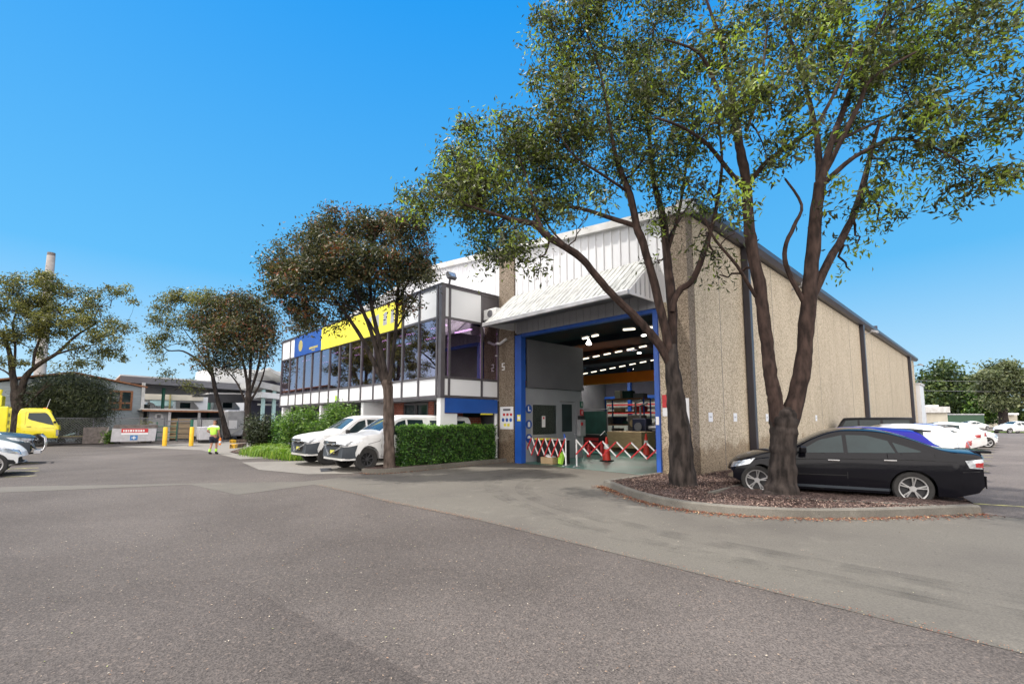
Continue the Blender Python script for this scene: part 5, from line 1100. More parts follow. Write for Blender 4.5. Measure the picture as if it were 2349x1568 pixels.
# park trees beyond the car park
GP = 'park trees beyond the car park'
TH_ = [[(2185,985,1.0),(2185,940,.8),(2180,910,.6)],[(2180,915,.4),(2150,880,.25),(2140,860,.1)],[(2182,915,.4),(2200,880,.25),(2215,870,.1)]]
CH = sc([(2165,855,30,24,1),(2140,880,30,25,1),(2180,880,40,30,1.2),(2125,905,22,22,1),(2160,915,45,28,1.2),(2205,905,35,25,1.1),(2230,880,25,22,1),(2190,940,50,22,1),(2240,915,25,22,1),(2130,935,22,15,.9),(2165,838,18,10,.9)], None)
tree('park_tree', 'dense dark green park tree just right of the warehouse end', atd(2185,972,98), TH_, CH, L_far, M['bark'], .8, 11000, 98, GP, cl_r=.9, spread=1.3, twigs=False, ratio=.5)
TI = [[(2302,975,.75),(2300,950,.65),(2298,925,.6),(2300,905,.5)],[(2298,948,.35),(2285,935,.3),(2272,920,.2)],[(2300,910,.35),(2320,880,.25),(2335,860,.15)],[(2300,915,.35),(2285,880,.25),(2270,860,.15)],[(2302,925,.3),(2330,915,.2),(2350,905,.15)]]
CI = sc([(2290,845,32,12,1),(2320,840,25,10,1),(2265,860,28,12,1),(2300,870,45,12,1),(2340,862,28,14,1),(2275,885,30,12,1),(2320,895,45,12,1),(2290,915,35,11,.9),(2255,890,22,14,.9),(2345,890,20,20,.8),(2340,925,25,12,.7),(2370,880,30,40,.8),(2280,930,20,8,.6)], None)
tree('park_tree', 'spreading pale olive park tree with a dark forked trunk at the right edge', atd(2302,970,88), TI, CI, L_fol, M['bark'], .6, 10000, 88, GP, cl_r=.7, spread=1.3, twigs=False, ratio=.5)
CJ = sc([(2240,915,28,22,1),(2225,940,30,18,1),(2255,940,22,15,.9),(2270,955,22,10,.8)], None)
tree('park_tree', 'bright green lower park tree between the dark tree and the pale olive tree', atd(2240,968,94), [[(2240,975,.5),(2240,945,.4),(2238,925,.25)]], CJ, L_S, M['bark'], .6, 5000, 94, GP, cl_r=.7, twigs=False, ratio=.5)
CK = sc([(2400,900,60,50,1),(2450,880,70,60,1)], None)
# shrubs, hedge, grass
def shrub(name, label, X, Y, rx, ry, dep, m, n, size, dens=1., group=None):
    c = atd(X, Y, dep); k = dep/1061.; g0 = Vector((c.x, c.y, .03)); root = empty(name, g0, label=label, cat='shrub', group=group)
    b = MB(); pts = []
    nb = 26
    for i in range(nb):
        a = rng.uniform(0, 2*pi); q = rng.uniform(.3, .95); tip = Vector((c.x+cos(a)*rx*k*q, c.y+sin(a)*rx*k*q*.8, c.z+rng.uniform(-.6, .95)*ry*k*sqrt(1-q*q*.8)))
        pth = jitter_path(g0+Vector((cos(a)*.15, sin(a)*.15, 0)), tip, 4, .05); b.tube(pth, [.022,.017,.013,.009,.005], 4, False)
        for t in np.linspace(.4, 1, 9):
            f = t*4; j = min(int(f), 3); pts.append(pth[j].lerp(pth[j+1], f-j))
    b.build('stems', M['bark2'], root)
    P = np.array([tuple(p) for p in pts]); idx = rng.integers(0, len(P), n); C = P[idx]+rng.normal(size=(n, 3))*np.array([.16,.16,.13])*max(1, rx*k/1.2)
    C = C[C[:, 2] > .05]; leaf_mesh('foliage', m, C, size, root, .33, droop=.1)
    put(root, g0); return root
shrub('shrub', 'dark green shrub left of the office fin columns', 602, 983, 36, 38, 25.3, L_G, 7000, .15)
shrub('shrub', 'dark green shrub hugging the left office corner', 640, 985, 22, 40, 25, L_H, 4000, .13)
shrub('shrub', 'bright green shrub in front of the second fin column', 695, 975, 48, 44, 22, L_S, 8000, .15)
shrub('shrub', 'tall bright green shrub between the fin columns behind the utes', 785, 958, 45, 38, 21.5, L_S, 8000, .15)
shrub('shrub', 'low green shrub under the tall bright one', 735, 985, 30, 25, 21.2, L_S, 4000, .14)
shrub('weed_shrub', 'light green weeds between the small bin and the skip bin', 255, 1000, 9, 18, 32.2, L_S, 1500, .16)
shrub('weed_shrub', 'tall weeds at the shed corner behind the skip bin', 332, 985, 7, 26, 34.5, L_E, 900, .25)
# long grass (stuff)
C = []; 
P0 = [gr(592,1042), gr(615,1046), gr(650,1050), gr(684,1054), gr(700,1050), gr(640,1035), gr(612,1034), gr(665,1038)]
def grass_mesh(name, centers, n, h, sp, label):
    V = []; Fc = []; rn = []
    for k in range(n):
        c = centers[rng.integers(len(centers))]; a = rng.uniform(0, 2*pi); r = abs(rng.normal(0, sp)); x = c[0]+r*cos(a); y = c[1]+r*sin(a); L = h*rng.uniform(.5, 1.2); b = rng.uniform(0, 2*pi); le = rng.uniform(.15, .7)*L
        dx, dy = cos(b)*le, sin(b)*le; wx, wy = -sin(b)*.012, cos(b)*.012; o = len(V)
        V += [(x-wx,y-wy,.02),(x+wx,y+wy,.02),(x+dx*.35+wx,y+dy*.35+wy,L*.62),(x+dx*.35-wx,y+dy*.35-wy,L*.62),(x+dx,y+dy,L*.85)]; Fc += [(o,o+1,o+2,o+3),(o+3,o+2,o+4)]; q = rng.uniform(); rn += [q, q]
    me = D.meshes.new(name); me.from_pydata(V, [], Fc); at = me.attributes.new('rnd', 'FLOAT', 'FACE'); at.data.foreach_set('value', rn); me.materials.append(L_gr)
    o = D.objects.new(name, me); COL.objects.link(o); return tag(o, label, 'grass', kind='stuff')
grass_mesh('long_grass', P0, 9000, .45, .36, 'long bright green grass at the front of the garden bed')
# clipped hedge
hx0, hx1, hy0, hy1, hz = 8.0, 12.05, 13.62, 14.75, 1.43
he = empty('hedge', (10,14.2,.1), label='clipped square green hedge beside the driveway kerb', cat='hedge')
b = MB(); b.box((hx0+.16, hy0+.16, .12), (hx1-.16, hy1-.16, hz-.14)); b.build('branches', M['bark'], he)
n = 30000; A = [((hx1-hx0)*(hz), 0), ((hx1-hx0)*hz, 1), ((hy1-hy0)*hz, 2), ((hy1-hy0)*hz, 3), ((hx1-hx0)*(hy1-hy0), 4)]; tot = sum(a for a, _ in A); C = []; rn = []
for a, f in A:
    k = int(n*a/tot); u = rng.uniform(0, 1, k); v = rng.uniform(0, 1, k); dd = np.abs(rng.normal(0, .055, k)); bmpy = .05*np.sin(u*17+v*3)*np.sin(v*9+u*5)+.03*np.sin(u*41+v*19)
    if f < 2: x = hx0+u*(hx1-hx0); z = .1+v*(hz-.1); y = (hy0+dd+bmpy) if f == 0 else (hy1-dd-bmpy); 
    elif f < 4: y = hy0+u*(hy1-hy0); z = .1+v*(hz-.1); x = (hx0+dd+bmpy) if f == 2 else (hx1-dd)
    else: x = hx0+u*(hx1-hx0); y = hy0+v*(hy1-hy0); z = hz-dd+bmpy
    C.append(np.stack([x, y, z], 1)); rn.append(rng.uniform(0, .9, k)**1.0 if f < 4 else rng.uniform(.75, 1, k))  # top leaves picked lighter, sunlit top put into the leaf colour
leaf_mesh('foliage', L_H, np.concatenate(C), .075, he, .55, droop=.1, rnd=np.concatenate(rn)); put(he, (10,14.2,.1))
# fallen leaves along the kerbs and specks on the yard (stuff)
def along(pts, n, sp, off):
    pts = [Vector(p) for p in pts]; C = []
    for _ in range(n):
        i = rng.integers(len(pts)-1); p = pts[i].lerp(pts[i+1], rng.uniform()); d = (pts[i+1]-pts[i]).normalized(); s_ = Vector((d.y, -d.x, 0)); q = p+s_*off*(.1+abs(rng.normal(0, sp))); C.append((q.x, q.y, .014+rng.uniform(0, .012)))
    return C
C = along(isl_front[6:], 2600, 1.3, .1); o = leaf_mesh('fallen_leaves', L_dry, C, .04, None, .5, flat=.2); tag(o, 'reddish fallen leaves collected along the island kerb', 'fallen leaves', kind='stuff')
C = along(hk, 900, .9, -.16)+along([(10.5,13.4,0),(7.5,13.1,0)], 300, .8, .3); o = leaf_mesh('fallen_leaves', L_dry, C, .05, None, .5, flat=.2); tag(o, 'reddish fallen leaves along the hedge kerb', 'fallen leaves', kind='stuff')
C = along([(5.0,-1,0),(4.98,6,0),(4.72,8.8,0),(4.6,12,0)], 1500, .6, .06)+along([(5.0,-1,0),(4.98,6,0),(4.72,8.8,0)], 500, .6, -.05); o = leaf_mesh('fallen_leaves', L_dry, C, .016, None, .5, flat=.2); tag(o, 'thin line of red litter along the asphalt and concrete joint', 'fallen leaves', kind='stuff')
C = [(rng.uniform(-3, 12), rng.uniform(.5, 32), .012) for _ in range(3600)]+[(x, y, .012) for x, y in zip(rng.uniform(-.5, 5.5, 1500), rng.uniform(1.0, 9, 1500))]
C = [c for c in C if not (c[0] > 7.5 and c[1] < 13.2) or rng.uniform() < .5]; o = leaf_mesh('scattered_leaves', L_spk, C, .017, None, .5, flat=.15); tag(o, 'tiny pale leaves scattered over the asphalt yard', 'fallen leaves', kind='stuff')
C = [];
while len(C) < 16000:
    x, y = rng.uniform(8.3, 14.5), rng.uniform(.6, 6.8)
    if y > 5.88 and x > 12.2: continue
    # inside the island: right of the front kerb and left of the bays
    fx = interp([(p.y, p.x) for p in sorted(isl_front[6:], key=lambda v: v.y)], y)
    if x < fx+.16: continue
    if y < 4.35 and x > 11.6-(y-.5)*.46-.15: continue
    if y > 5.88 and x > 12.3: continue
    C.append((x, y, .125+rng.uniform(-.01, .035)))
o = leaf_mesh('bark_chips', L_chip, C, .045, None, .45, flat=.35); tag(o, 'loose bark chips covering the mulch island', 'bark chips', kind='stuff')

# trees standing beyond the left edge, seen mirrored in the office windows
tfr = [o for o in D.objects if o.name.split('.')[0] == 'spreading_tree' and o.parent is None][0]
for i, (x, y, sc_, a, lb) in enumerate(((-17,48,1.3,1.2,'flat topped tree standing left of the yard, mirrored in the office windows'),(-17,64,1.6,2.6,'tall tree far left of the yard, mirrored in the upper windows'))):
    c = copy_tree(tfr); c.location = (x, y, 0); c.rotation_euler = (0,0,a); c.scale = (sc_,)*3; c['label'] = lb

# ================================================================== BACKGROUND AT THE LEFT
# blue grey gabled shed
yS = 49.0
a = aty(326, 886, yS); sh = empty('shed', (a.x-4, yS, 0), label='blue grey weatherboard shed with a rusty framed window', cat='shed')
x1 = a.x; x0 = x1-13
b = MB(); b.prism([(x0,0),(x1,0),(x1,a.z-.1),(x1-4.2,a.z+.75),(x0,a.z-1.2)], 'y', yS, yS+9); b.build('wall', M['weather'], sh)
b = MB(); b.prism([(x1+.35,a.z-.12),(x1-4.2,a.z+.82),(x0-.3,a.z-1.05),(x0-.3,a.z-.93),(x1-4.2,a.z+.94),(x1+.35,a.z)], 'y', yS-.3, yS+9.3); b.build('roof', M['rustywood'], sh)
p = aty(303, 898, yS); q = aty(250, 938, yS)
w = MB().box((q.x,yS-.03,q.z),(p.x,yS-.01,p.z)).build('window', M['carglass'], sh)
b = MB(); m_ = (p.x+q.x)/2
for x in (q.x, m_, p.x): b.box((x-.07,yS-.08,q.z-.07),(x+.07,yS-.031,p.z+.07))
for z in (q.z, q.z+(p.z-q.z)*.35, p.z): b.box((q.x+.071,yS-.07,z-.06),(m_-.071,yS-.032,z+.06)); b.box((m_+.071,yS-.07,z-.06),(p.x-.071,yS-.032,z+.06))
b.build('frame', M['rustywood'], w)
MB().box((x1-.02,yS-.22,0),(x1+.2,yS-.02,a.z+.3)).build('downpipe', M['roofsheet'], sh); put(sh, (x1-4,yS,0))
# dark building at far left behind the tree
e = empty('factory_building', (-14,60,0), label='low white and dark factory at the far left behind the big tree', cat='building')
p = aty(70, 872, 60)
b = MB(); b.box((-30,60,0),(p.x,70,3.3)); b.build('lower_wall', M['weather'], e); b = MB(); b.box((-30,59.9,3.301),(p.x+.1,70,4.6)); b.build('window_band', M['dkgrey'], e)
b = MB(); b.box((-30,59.8,4.601),(p.x+.2,70,p.z)); b.build('fascia', M['roofsheet'], e); b = MB(); b.box((-30,59.85,4.1),(p.x-1,59.89,4.25)); b.build('red_stripe', M['redpaint'], e); put(e, (-14,60,0))
# steel awnings and plant behind the fence
def slab(nm, A, B, y0, y1, dz, m, par): # roof slab from photo points A (left) to B (right) on plane y0
    p = aty(*A, y0); q = aty(*B, y0); b = MB(); b.prism([(p.x,p.z-dz),(q.x,q.z-dz),(q.x,q.z),(p.x,p.z)], 'y', y0, y1); return b.build(nm, m, par), p, q
e = empty('loading_canopy', (10,52,0), label='high steel loading canopy with a dark underside above the yard fence', cat='canopy')
_, p, q = slab('roof', (276,858), (640,884), 52, 66, .12, M['roofsheet'], e); slab('fascia', (276,861), (640,888), 51.9, 51.99, .55, M['dkgrey'], e)
b = MB()
for t in (.25, .8, .99): b.tube([(p.x+(q.x-p.x)*t, 53, 0),(p.x+(q.x-p.x)*t, 53, p.z-.4)], .13, 8)
b.build('post', M['greenpaint'], e); MB().box((p.x+.2,52.3,p.z-1.0),(q.x,65.8,p.z-.75)).build('underside', M['dark'], e); put(e, (10,52,0))
e = empty('loading_canopy', (12,50,0), label='lower white edged loading canopy with a dark underside right of the shed', cat='canopy')
slab('roof', (478,900), (640,903), 50, 58, .12, M['roofsheet'], e); slab('fascia', (478,903), (640,905), 49.9, 49.99, .8, M['dark'], e)
p = aty(482,905,50); q = aty(600,905,50); b = MB(); b.tube([(p.x,50.2,0),(p.x,50.2,p.z)], .12, 8); b.tube([(q.x,50.2,0),(q.x,50.2,p.z)], .12, 8); b.build('post', M['greenpaint'], e); put(e, (12,50,0))
e = empty('pale_factory', (12,70,0), label='white factory wall and pipes seen between the canopies', cat='building')
p = aty(318, 880, 70); q = aty(650, 852, 70); b = MB(); b.box((p.x,70,0),(q.x+4,80,p.z+.2)); b.build('wall', M['panel_white'], e)
b = MB(); b.box((q.x-9,69,p.z+.3),(q.x+6,79,q.z-.1)); b.build('upper_wall', M['roofsheet'], e)
b = MB(); p1 = aty(345,905,69.8); b.box((p1.x,69.7,p1.z-1.3),(p1.x+2.6,69.95,p1.z)); b.build('window', M['aqua'], e)
b = MB(); p1 = aty(392,890,69.5); b.tube([(p1.x,69.5,2),(p1.x,69.5,p1.z),(p1.x+7,69.5,p1.z)], .13, 8); b.build('pipe', M['gold'], e)
b = MB(); p1 = aty(330,885,69.8); b.box((p1.x,69.6,p1.z-1.6),(p1.x+6,69.95,p1.z-.5)); b.build('panel', M['cream'], e); put(e, (12,70,0))
for X, rx, nm, lb in ((352,14,'parked_van','white vehicle roofs parked behind the awning, left one'),(430,26,'parked_van','white van body behind the awning under the canopy'),(520,30,'parked_van','long white van behind the awning beyond the leaning tree')):
    p = aty(X-rx, 918 if X > 400 else 922, 56); q = aty(X+rx, 940, 56); e = empty(nm, ((p.x+q.x)/2,56,0), label=lb, cat='van', group='white vehicles behind the awning')
    b = MB(); b.prism([(p.x,.5),(q.x,.5),(q.x,p.z-.7),(q.x-.5,p.z-.1),(q.x-.8,p.z),(p.x+.1,p.z),(p.x,p.z-.1)], 'y', 56, 57.9); b.build('body', M['p_white'], e, bevel=.06)
    b = MB(); b.box((q.x-1.6,55.98,p.z-.75),(q.x-.75,55.995,p.z-.2)); b.build('side_window', M['carglass'], e); b = MB(); [b.disc((x,55.9,.4), .36, 'y', .2, 16) for x in (p.x+.7, q.x-.7)]; b.build('wheel', M['black'], e); put(e, ((p.x+q.x)/2,56,0))
# open shelter with rusty roof edge
e = empty('storage_shelter', (7,46,0), label='low open storage shelter with a rusty roof edge behind the fence', cat='shelter')
yA = 45.5
p = aty(326, 936, yA); q = aty(560, 941, yA)
b = MB(); b.prism([(p.x,p.z-.1),(q.x,q.z-.1),(q.x,q.z),(p.x,p.z)], 'y', yA, yA+5); b.build('roof', M['roofsheet'], e)
b = MB(); b.prism([(p.x,p.z-.22),(q.x,q.z-.22),(q.x,q.z-.101),(p.x,p.z-.101)], 'y', yA-.05, yA-.001); b.build('fascia', M['rustywood'], e)
for X in (388, 456, 534): c = aty(X, 960, yA+.2); b = MB(); b.box((c.x-.09,yA+.1,0),(c.x+.09,yA+.28,p.z-.23)); b.build('post', M['galv'], e)
b = MB(); b.box((p.x,yA+4.8,0),(q.x,yA+4.95,p.z-.12)); b.build('rear_wall', M['dkgrey'], e)
c0 = aty(345,940,yA); c1 = aty(386,1000,yA); b = MB(); b.box((c0.x,yA+.6,0),(c1.x,yA+2,p.z-.13)); b.build('cabinet', M['greyroom'], e)
c = aty(364,955,yA+.6); b = MB(); b.disc((c.x,yA+.56,c.z), .28, 'y', .03, 20); b.build('round_notice', M['galv'], e); b = MB(); b.box((c.x-.12,yA+.54,c.z-.14),(c.x+.12,yA+.559,c.z+.14)); b.build('notice_mark', M['dkgrey'], e)
put(e, (7,46,0))
c0 = aty(388,962,yA+1); c1 = aty(436,1000,yA+1); e = empty('timber_stack', ((c0.x+c1.x)/2,yA+1,0), label='stack of raw timber crates inside the storage shelter', cat='crates')
for k in range(4): MB().box((c0.x+.05,yA+.5,.12+k*.42),(c1.x-.05,yA+1.9,.12+k*.42+.36)).build('crate', M['plywood'], e)
put(e, ((c0.x+c1.x)/2,yA+1,0))
c0 = aty(438,962,yA+.6); c1 = aty(492,1006,yA+.6); e = empty('white_board', ((c0.x+c1.x)/2,yA+.5,0), label='pale lilac white boards leaning under the shelter', cat='board')
b = MB(); b.box((c0.x,yA+.4,.3),(c0.x+(c1.x-c0.x)*.55,yA+.46,c0.z-.6)); b.box((c0.x,yA+.5,.3),(c1.x,yA+.56,c0.z)); b.build('board', M['paper'], e); put(e, ((c0.x+c1.x)/2,yA+.5,0))
c0 = aty(520,940,44.5); c1 = aty(564,1004,44.5); e = empty('silver_tank', ((c0.x+c1.x)/2,44.5,0), label='large dull silver tank panel behind the leaning tree', cat='tank')
b = MB(); b.box((c0.x,44.5,.25),(c1.x,46.3,c0.z)); b.build('shell', M['galv'], e, bevel=.15); b = MB(); b.box((c0.x+.2,44.42,.9),(c0.x+.8,44.49,1.6)); b.build('notice', M['paper'], e)
b = MB(); b.box((c0.x+.1,44.6,0),(c0.x+.3,46.2,.3)); b.box((c1.x-.3,44.6,0),(c1.x-.1,46.2,.3)); b.build('skid', M['black'], e); b = MB(); b.bar((c0.x+.2,44.45,.35),(c1.x-.1,44.45,1.2), .07); b.build('brace', M['roofsheet'], e); put(e, ((c0.x+c1.x)/2,44.5,0))
# covered walkway right of tree, aqua posts
e = empty('covered_walkway', (13,44,0), label='white stepped walkway roof on pale aqua posts beside the office end', cat='canopy')
for A, B, dz, m in (((588,872),(660,888),.5,M['roofsheet']),((600,898),(660,905),.45,M['panel_white']),((618,842),(662,868),.2,M['roofsheet'])): slab('roof', A, B, 41 if dz > .3 else 43, 46 if dz > .3 else 50, dz, m, e)
for X in (603, 628): c = aty(X, 930, 41.3); MB().box((c.x-.12,41.2,0),(c.x+.12,41.44,4.1)).build('post', M['aqua'], e)
c0 = aty(592,925,42); c1 = aty(650,925,42); MB().box((c0.x,42,c0.z-.15),(c1.x,42.15,c0.z)).build('rail', M['roofsheet'], e)
MB().box((c0.x,46.05,0),(c1.x+2,46.3,5.2)).build('dark_wall', M['intdark'], e); MB().bar((c0.x+1.4,41.6,2.9),(c1.x+.2,41.6,3.9), .12).build('stair_stringer', M['dkgrey'], e); put(e, (13,44,0))
# chimney
cd = ray(118, 580); L_ = 190/cd[3]; cxx, cyy = cd[0]*L_, cd[1]*L_; zt = HC+cd[2]*L_
e = empty('chimney', (cxx,cyy,0), label='tall pale factory chimney behind the trees at far left', cat='chimney')
b = MB(); n = 24; b.tube([(cxx,cyy,0),(cxx,cyy,zt*.5),(cxx,cyy,zt-1.3)], [2.0,1.75,1.33], n); b.build('stack', pm('weathered_chimney_concrete', (.42,.39,.37), (.3,.28,.27), .3, .9), e, True)
b = MB(); b.tube([(cxx,cyy,zt-1.29),(cxx,cyy,zt)], [1.31,1.28], n); b.build('sooty_rim', M['binrust'], e, True); put(e, (cxx,cyy,0))
# chain-link fence with pipe rails
yF = 43.2; e = empty('fence', (3,yF,0), label='low chain wire fence with grey pipe rails along the far side of the yard', cat='fence')
def chain(mm=[None]):
    if mm[0]: return mm[0]
    m, n, b = _base('chain_wire'); tc = N(n, 'ShaderNodeTexCoord')
    mp = N(n, 'ShaderNodeMapping'); mp.inputs['Rotation'].default_value = (0, radians(45), 0); n.links.new(tc.outputs['Object'], mp.inputs[0])
    s_ = N(n, 'ShaderNodeSeparateXYZ'); n.links.new(mp.outputs[0], s_.inputs[0]); out = []
    for k in (0, 2):
        a = N(n, 'ShaderNodeMath', operation='MULTIPLY'); n.links.new(s_.outputs[k], a.inputs[0]); a.inputs[1].default_value = 9.
        f = N(n, 'ShaderNodeMath', operation='FRACT'); n.links.new(a.outputs[0], f.inputs[0]); g = N(n, 'ShaderNodeMath', operation='LESS_THAN'); n.links.new(f.outputs[0], g.inputs[0]); g.inputs[1].default_value = .12; out.append(g)
    mx = N(n, 'ShaderNodeMath', operation='MAXIMUM'); n.links.new(out[0].outputs[0], mx.inputs[0]); n.links.new(out[1].outputs[0], mx.inputs[1]); n.links.new(mx.outputs[0], b.inputs['Alpha'])
    b.inputs['Base Color'].default_value = (.2,.21,.21,1); b.inputs['Metallic'].default_value = .3; mm[0] = m; return m
for a_, c_ in (((-1.5),3.6),(3.6,5.05),(5.9,8.9)):
    MB().box((a_,yF-.004,.08),(c_,yF+.004,1.72)).build('wire_panel', chain(), e)
    b = MB(); b.tube([(a_,yF,1.75),(c_,yF,1.75)], .03, 6); b.tube([(a_,yF,.1),(c_,yF,.1)], .025, 6); b.build('rail', M['dkgrey'], e)
for x in (-1.5,1.1,3.6,5.05,5.9,7.4,8.9): MB().tube([(x,yF,0),(x,yF,1.8)], .04, 8).build('post', M['dkgrey'], e)
put(e, (3,yF,0))
p = gr(437, 1016); e = empty('gate_post', (p.x,p.y,0), label='dark green gate post between the two yellow bollards', cat='post')
MB().tube([(0,0,0),(0,0,1.65)], .1, 10).build('post', M['greenpaint'], e); MB().box((-1.5,-.03,1.5),(-.1,.03,1.57)).build('arm', M['dkgrey'], e)
e = empty('gate', (4.9,42.6,0), label='dark green and black pipe gate standing between the bollards', cat='gate')
b = MB(); x0, x1 = 4.55, 5.75
for z in (.35,.75,1.15): b.tube([(x0,42.5,z),(x1,42.5,z)], .03, 6)
for x in (x0, x1): b.tube([(x,42.5,.1),(x,42.5,1.5)], .035, 6)
b.build('frame', M['greenpaint'], e); put(e, (4.9,42.6,0))
for X, lb in ((377,'left yellow bollard in front of the storage shelter'),(438,'right yellow bollard in front of the storage shelter')):
    p = gr(X, 1023); e = empty('bollard', p, label=lb, cat='bollard', group='pair of yellow bollards'); MB().tube([(0,0,0),(0,0,1.15),(0,0,1.19)], [.12,.12,.09], 14).build('post', M['yellowpaint'], e, True)
    MB().disc((0,0,.005), .2, 'z', .02, 14).build('base_plate', M['dkgrey'], e)
for X, Y in ((494,1011),): p = gr(X, Y+2); e = empty('bollard', p, label='short yellow bollard half hidden behind the walking worker', cat='bollard'); MB().tube([(0,0,0),(0,0,.9)], .1, 12).build('post', M['yellowpaint'], e, True)
# skip bins
p = gr(305, 1017); e = empty('skip_bin', (p.x,p.y,0), label='large grey lidded skip bin with a red and white sign', cat='skip bin'); w = 1.62
b = MB(); b.prism([(-w,.2),(w,.2),(w+.08,1.45),(-w+.06,1.45)], 'y', 0, 1.7); b.build('body', M['binmetal'], e, bevel=.03)
MB().prism([(-w+.1,1.451),(w+.16,1.451),(w+.1,1.75),(-w+.18,1.75)], 'y', -.04, 1.74).build('lid', M['binrust'], e)
b = MB(); b.box((-w+.3,.1,0),(-w+.6,1.6,.199)); b.build('skid', M['black'], e); b = MB(); b.box((w-.6,.1,0),(w-.3,1.6,.199)); b.build('skid', M['black'], e)
s_ = MB().box((-.9,-.02,1.02),(1.05,-.003,1.4)).build('red_sign', M['redpaint'], e)
b = MB(); x = -.78
for k, wd in enumerate((.1,.14,.08,.16,.1,.18,.1,.14,.12)): b.box((x,-.026,1.1),(x+wd,-.021,1.3)); x += wd+.055
b.build('white_lettering', M['whitepaint'], s_); MB().box((-.9,-.02,.84),(1.05,-.003,1.015)).build('white_strip', M['paper'], e)
s_ = MB().box((-.25,-.02,.34),(.3,-.003,.78)).build('blue_logo', pm('mid_blue_sticker', (.05,.2,.5), None, 4, .5), e); b = MB(); b.box((-.02,-.026,.42),(.07,-.021,.7)); b.box((-.14,-.026,.52),(-.021,-.021,.6)); b.box((.071,-.026,.52),(.19,-.021,.6)); b.build('logo_mark', M['whitepaint'], s_)
e.rotation_euler = (0,0,-.12); e.scale = (.74,)*3
p = gr(217, 1018); e = empty('skip_bin', (p.x,p.y,0), label='dark scuffed open hopper bin between the truck and the weeds', cat='skip bin')
b = MB(); b.prism([(-.95,.05),(.5,.05),(.98,1.75),(-.95,1.7)], 'y', 0, 1.3); b.build('body', M['binrust'], e, bevel=.02)
MB().prism([(.3,.1),(.95,.1),(1.0,1.78)], 'y', -.05, -.005).build('side_plate', pm('pale_scuffed_plate', (.42,.37,.34), (.3,.26,.24), 4, .7), e); e.scale = (.66,)*3
p = gr(160, 1018); e = empty('flat_trailer', (p.x,p.y,0), label='low dark trailer loaded with scrap in front of the drooping tree', cat='trailer')
MB().box((-1.3,0,.55),(1.35,1.8,.68)).build('deck', M['binrust'], e); MB().box((-1.3,-.03,.7),(1.35,.0,.8)).build('side_rail', M['gold'], e)
for x in (-.6,.7): wheel(e, x, .1, .3, .3, .2, 6, M['steelwheel'], -1, .5)
b = MB()
for k in range(7): x = rng.uniform(-1.1,1.0); z = .7+rng.uniform(0,.25); b.box((x,.2+k*.18,.69),(x+rng.uniform(.2,.6),.35+k*.18,z), Matrix.Rotation(rng.uniform(-.3,.3),3,'Y'))
b.build('scrap', M['plastic'], e); MB().box((-.5,.1,.86),(.3,.6,.98), Matrix.Rotation(-.35,3,'Y')).build('green_sheet', M['aqua'], e); e.scale = (.7,)*3
p = gr(478, 1016); e = empty('waste_bin', (p.x,p.y,0), label='grubby white bin behind the walking worker', cat='bin'); MB().prism([(-.7,.3),(.55,.3),(.8,1.5),(-.8,1.45)], 'y', 0, 1.3).build('body', M['binmetal'], e, bevel=.04); MB().box((-.6,.1,0),(.5,1.2,.29)).build('base', M['black'], e); e.scale = (.78,)*3
# timber edging log with yellow end caps
for a_, c_, lb, g_ in (((530,1016),(563,1014),'far garden sleeper with a yellow end under the dark tree',0),((532,1028),(560,1024),'near garden sleeper with yellow and black ends by the grass',1)):
    p = gr(*a_); q = gr(*c_); e = empty('garden_sleeper', (p.x,p.y,0), label=lb, cat='edging', group='garden sleepers')
    MB().bar(p+Vector((0,0,.12)), q+Vector((0,0,.12)), .25, .22).build('log', M['bark2'], e); MB().bar(p+Vector((0,0,.12)), p.lerp(q, .22)+Vector((0,0,.12)), .27, .24).build('yellow_end', M['yellowpaint'], e); put(e, (p.x,p.y,0))

# ================================================================== BACKGROUND AT THE RIGHT
def pos(X, Y, dep): return atd(X, Y, dep)
def fbox(par, nm, X0, X1, Yt, Yb, dep, thick, m, zb=None):
    """box facing the camera side, from a measured front rectangle at a real distance"""
    a = pos(X0, Yt, dep); c = pos(X1, Yt, dep); z0 = zb if zb is not None else pos(X0, Yb, dep).z; r = Vector((c.x-a.x, c.y-a.y, 0)); L = r.length; r.normalize(); f = Vector((-r.y, r.x, 0))
    if f.x*F2[0]+f.y*F2[1] < 0: f = -f
    A = Vector((a.x, a.y, 0)); b = MB(); vs = []
    for z in (z0, a.z):
        for q in (A, A+r*L, A+r*L+f*thick, A+f*thick): vs.append((q.x, q.y, z))
    b.add(vs, [(0,3,2,1),(4,5,6,7),(0,1,5,4),(1,2,6,5),(2,3,7,6),(3,0,4,7)]); return b.build(nm, m, par)
e = empty('cream_building', pos(2130,975,72), label='low cream walled building with a pale roof past the warehouse end', cat='building'); B0 = e.location.copy()
fbox(e, 'wall', 2102, 2172, 946, 980, 74, 14, M['cream'], 0); fbox(e, 'roof', 2098, 2178, 932, 945.9, 73.5, 15, M['roofsheet']); fbox(e, 'vent', 2140, 2152, 928, 932, 75, 2, M['roofsheet']); put(e, (B0.x,B0.y,0))
e = empty('brick_kiosk', pos(2110,975,64), label='small red brick kiosk with a grey door at the far end of the long wall', cat='building'); B0 = e.location.copy()
fbox(e, 'wall', 2094, 2114, 943, 980, 64, 4, M['brick'], 0); fbox(e, 'door_panel', 2116, 2124, 945, 980, 64, 4, M['galv'], 0); fbox(e, 'roof', 2092, 2127, 941, 943, 63.8, 4.4, M['roofsheet']); put(e, (B0.x,B0.y,0))
e = empty('white_annex', (63,6,0), label='narrow white annex wall at the far corner of the warehouse', cat='building')
MB().box((62.7,5.6,0),(66,9,5.2)).build('wall', M['panel_white'], e); MB().box((62.65,5.5,5.21),(66.1,9.1,5.4)).build('roof', M['roofsheet'], e); put(e, (63,6,0))
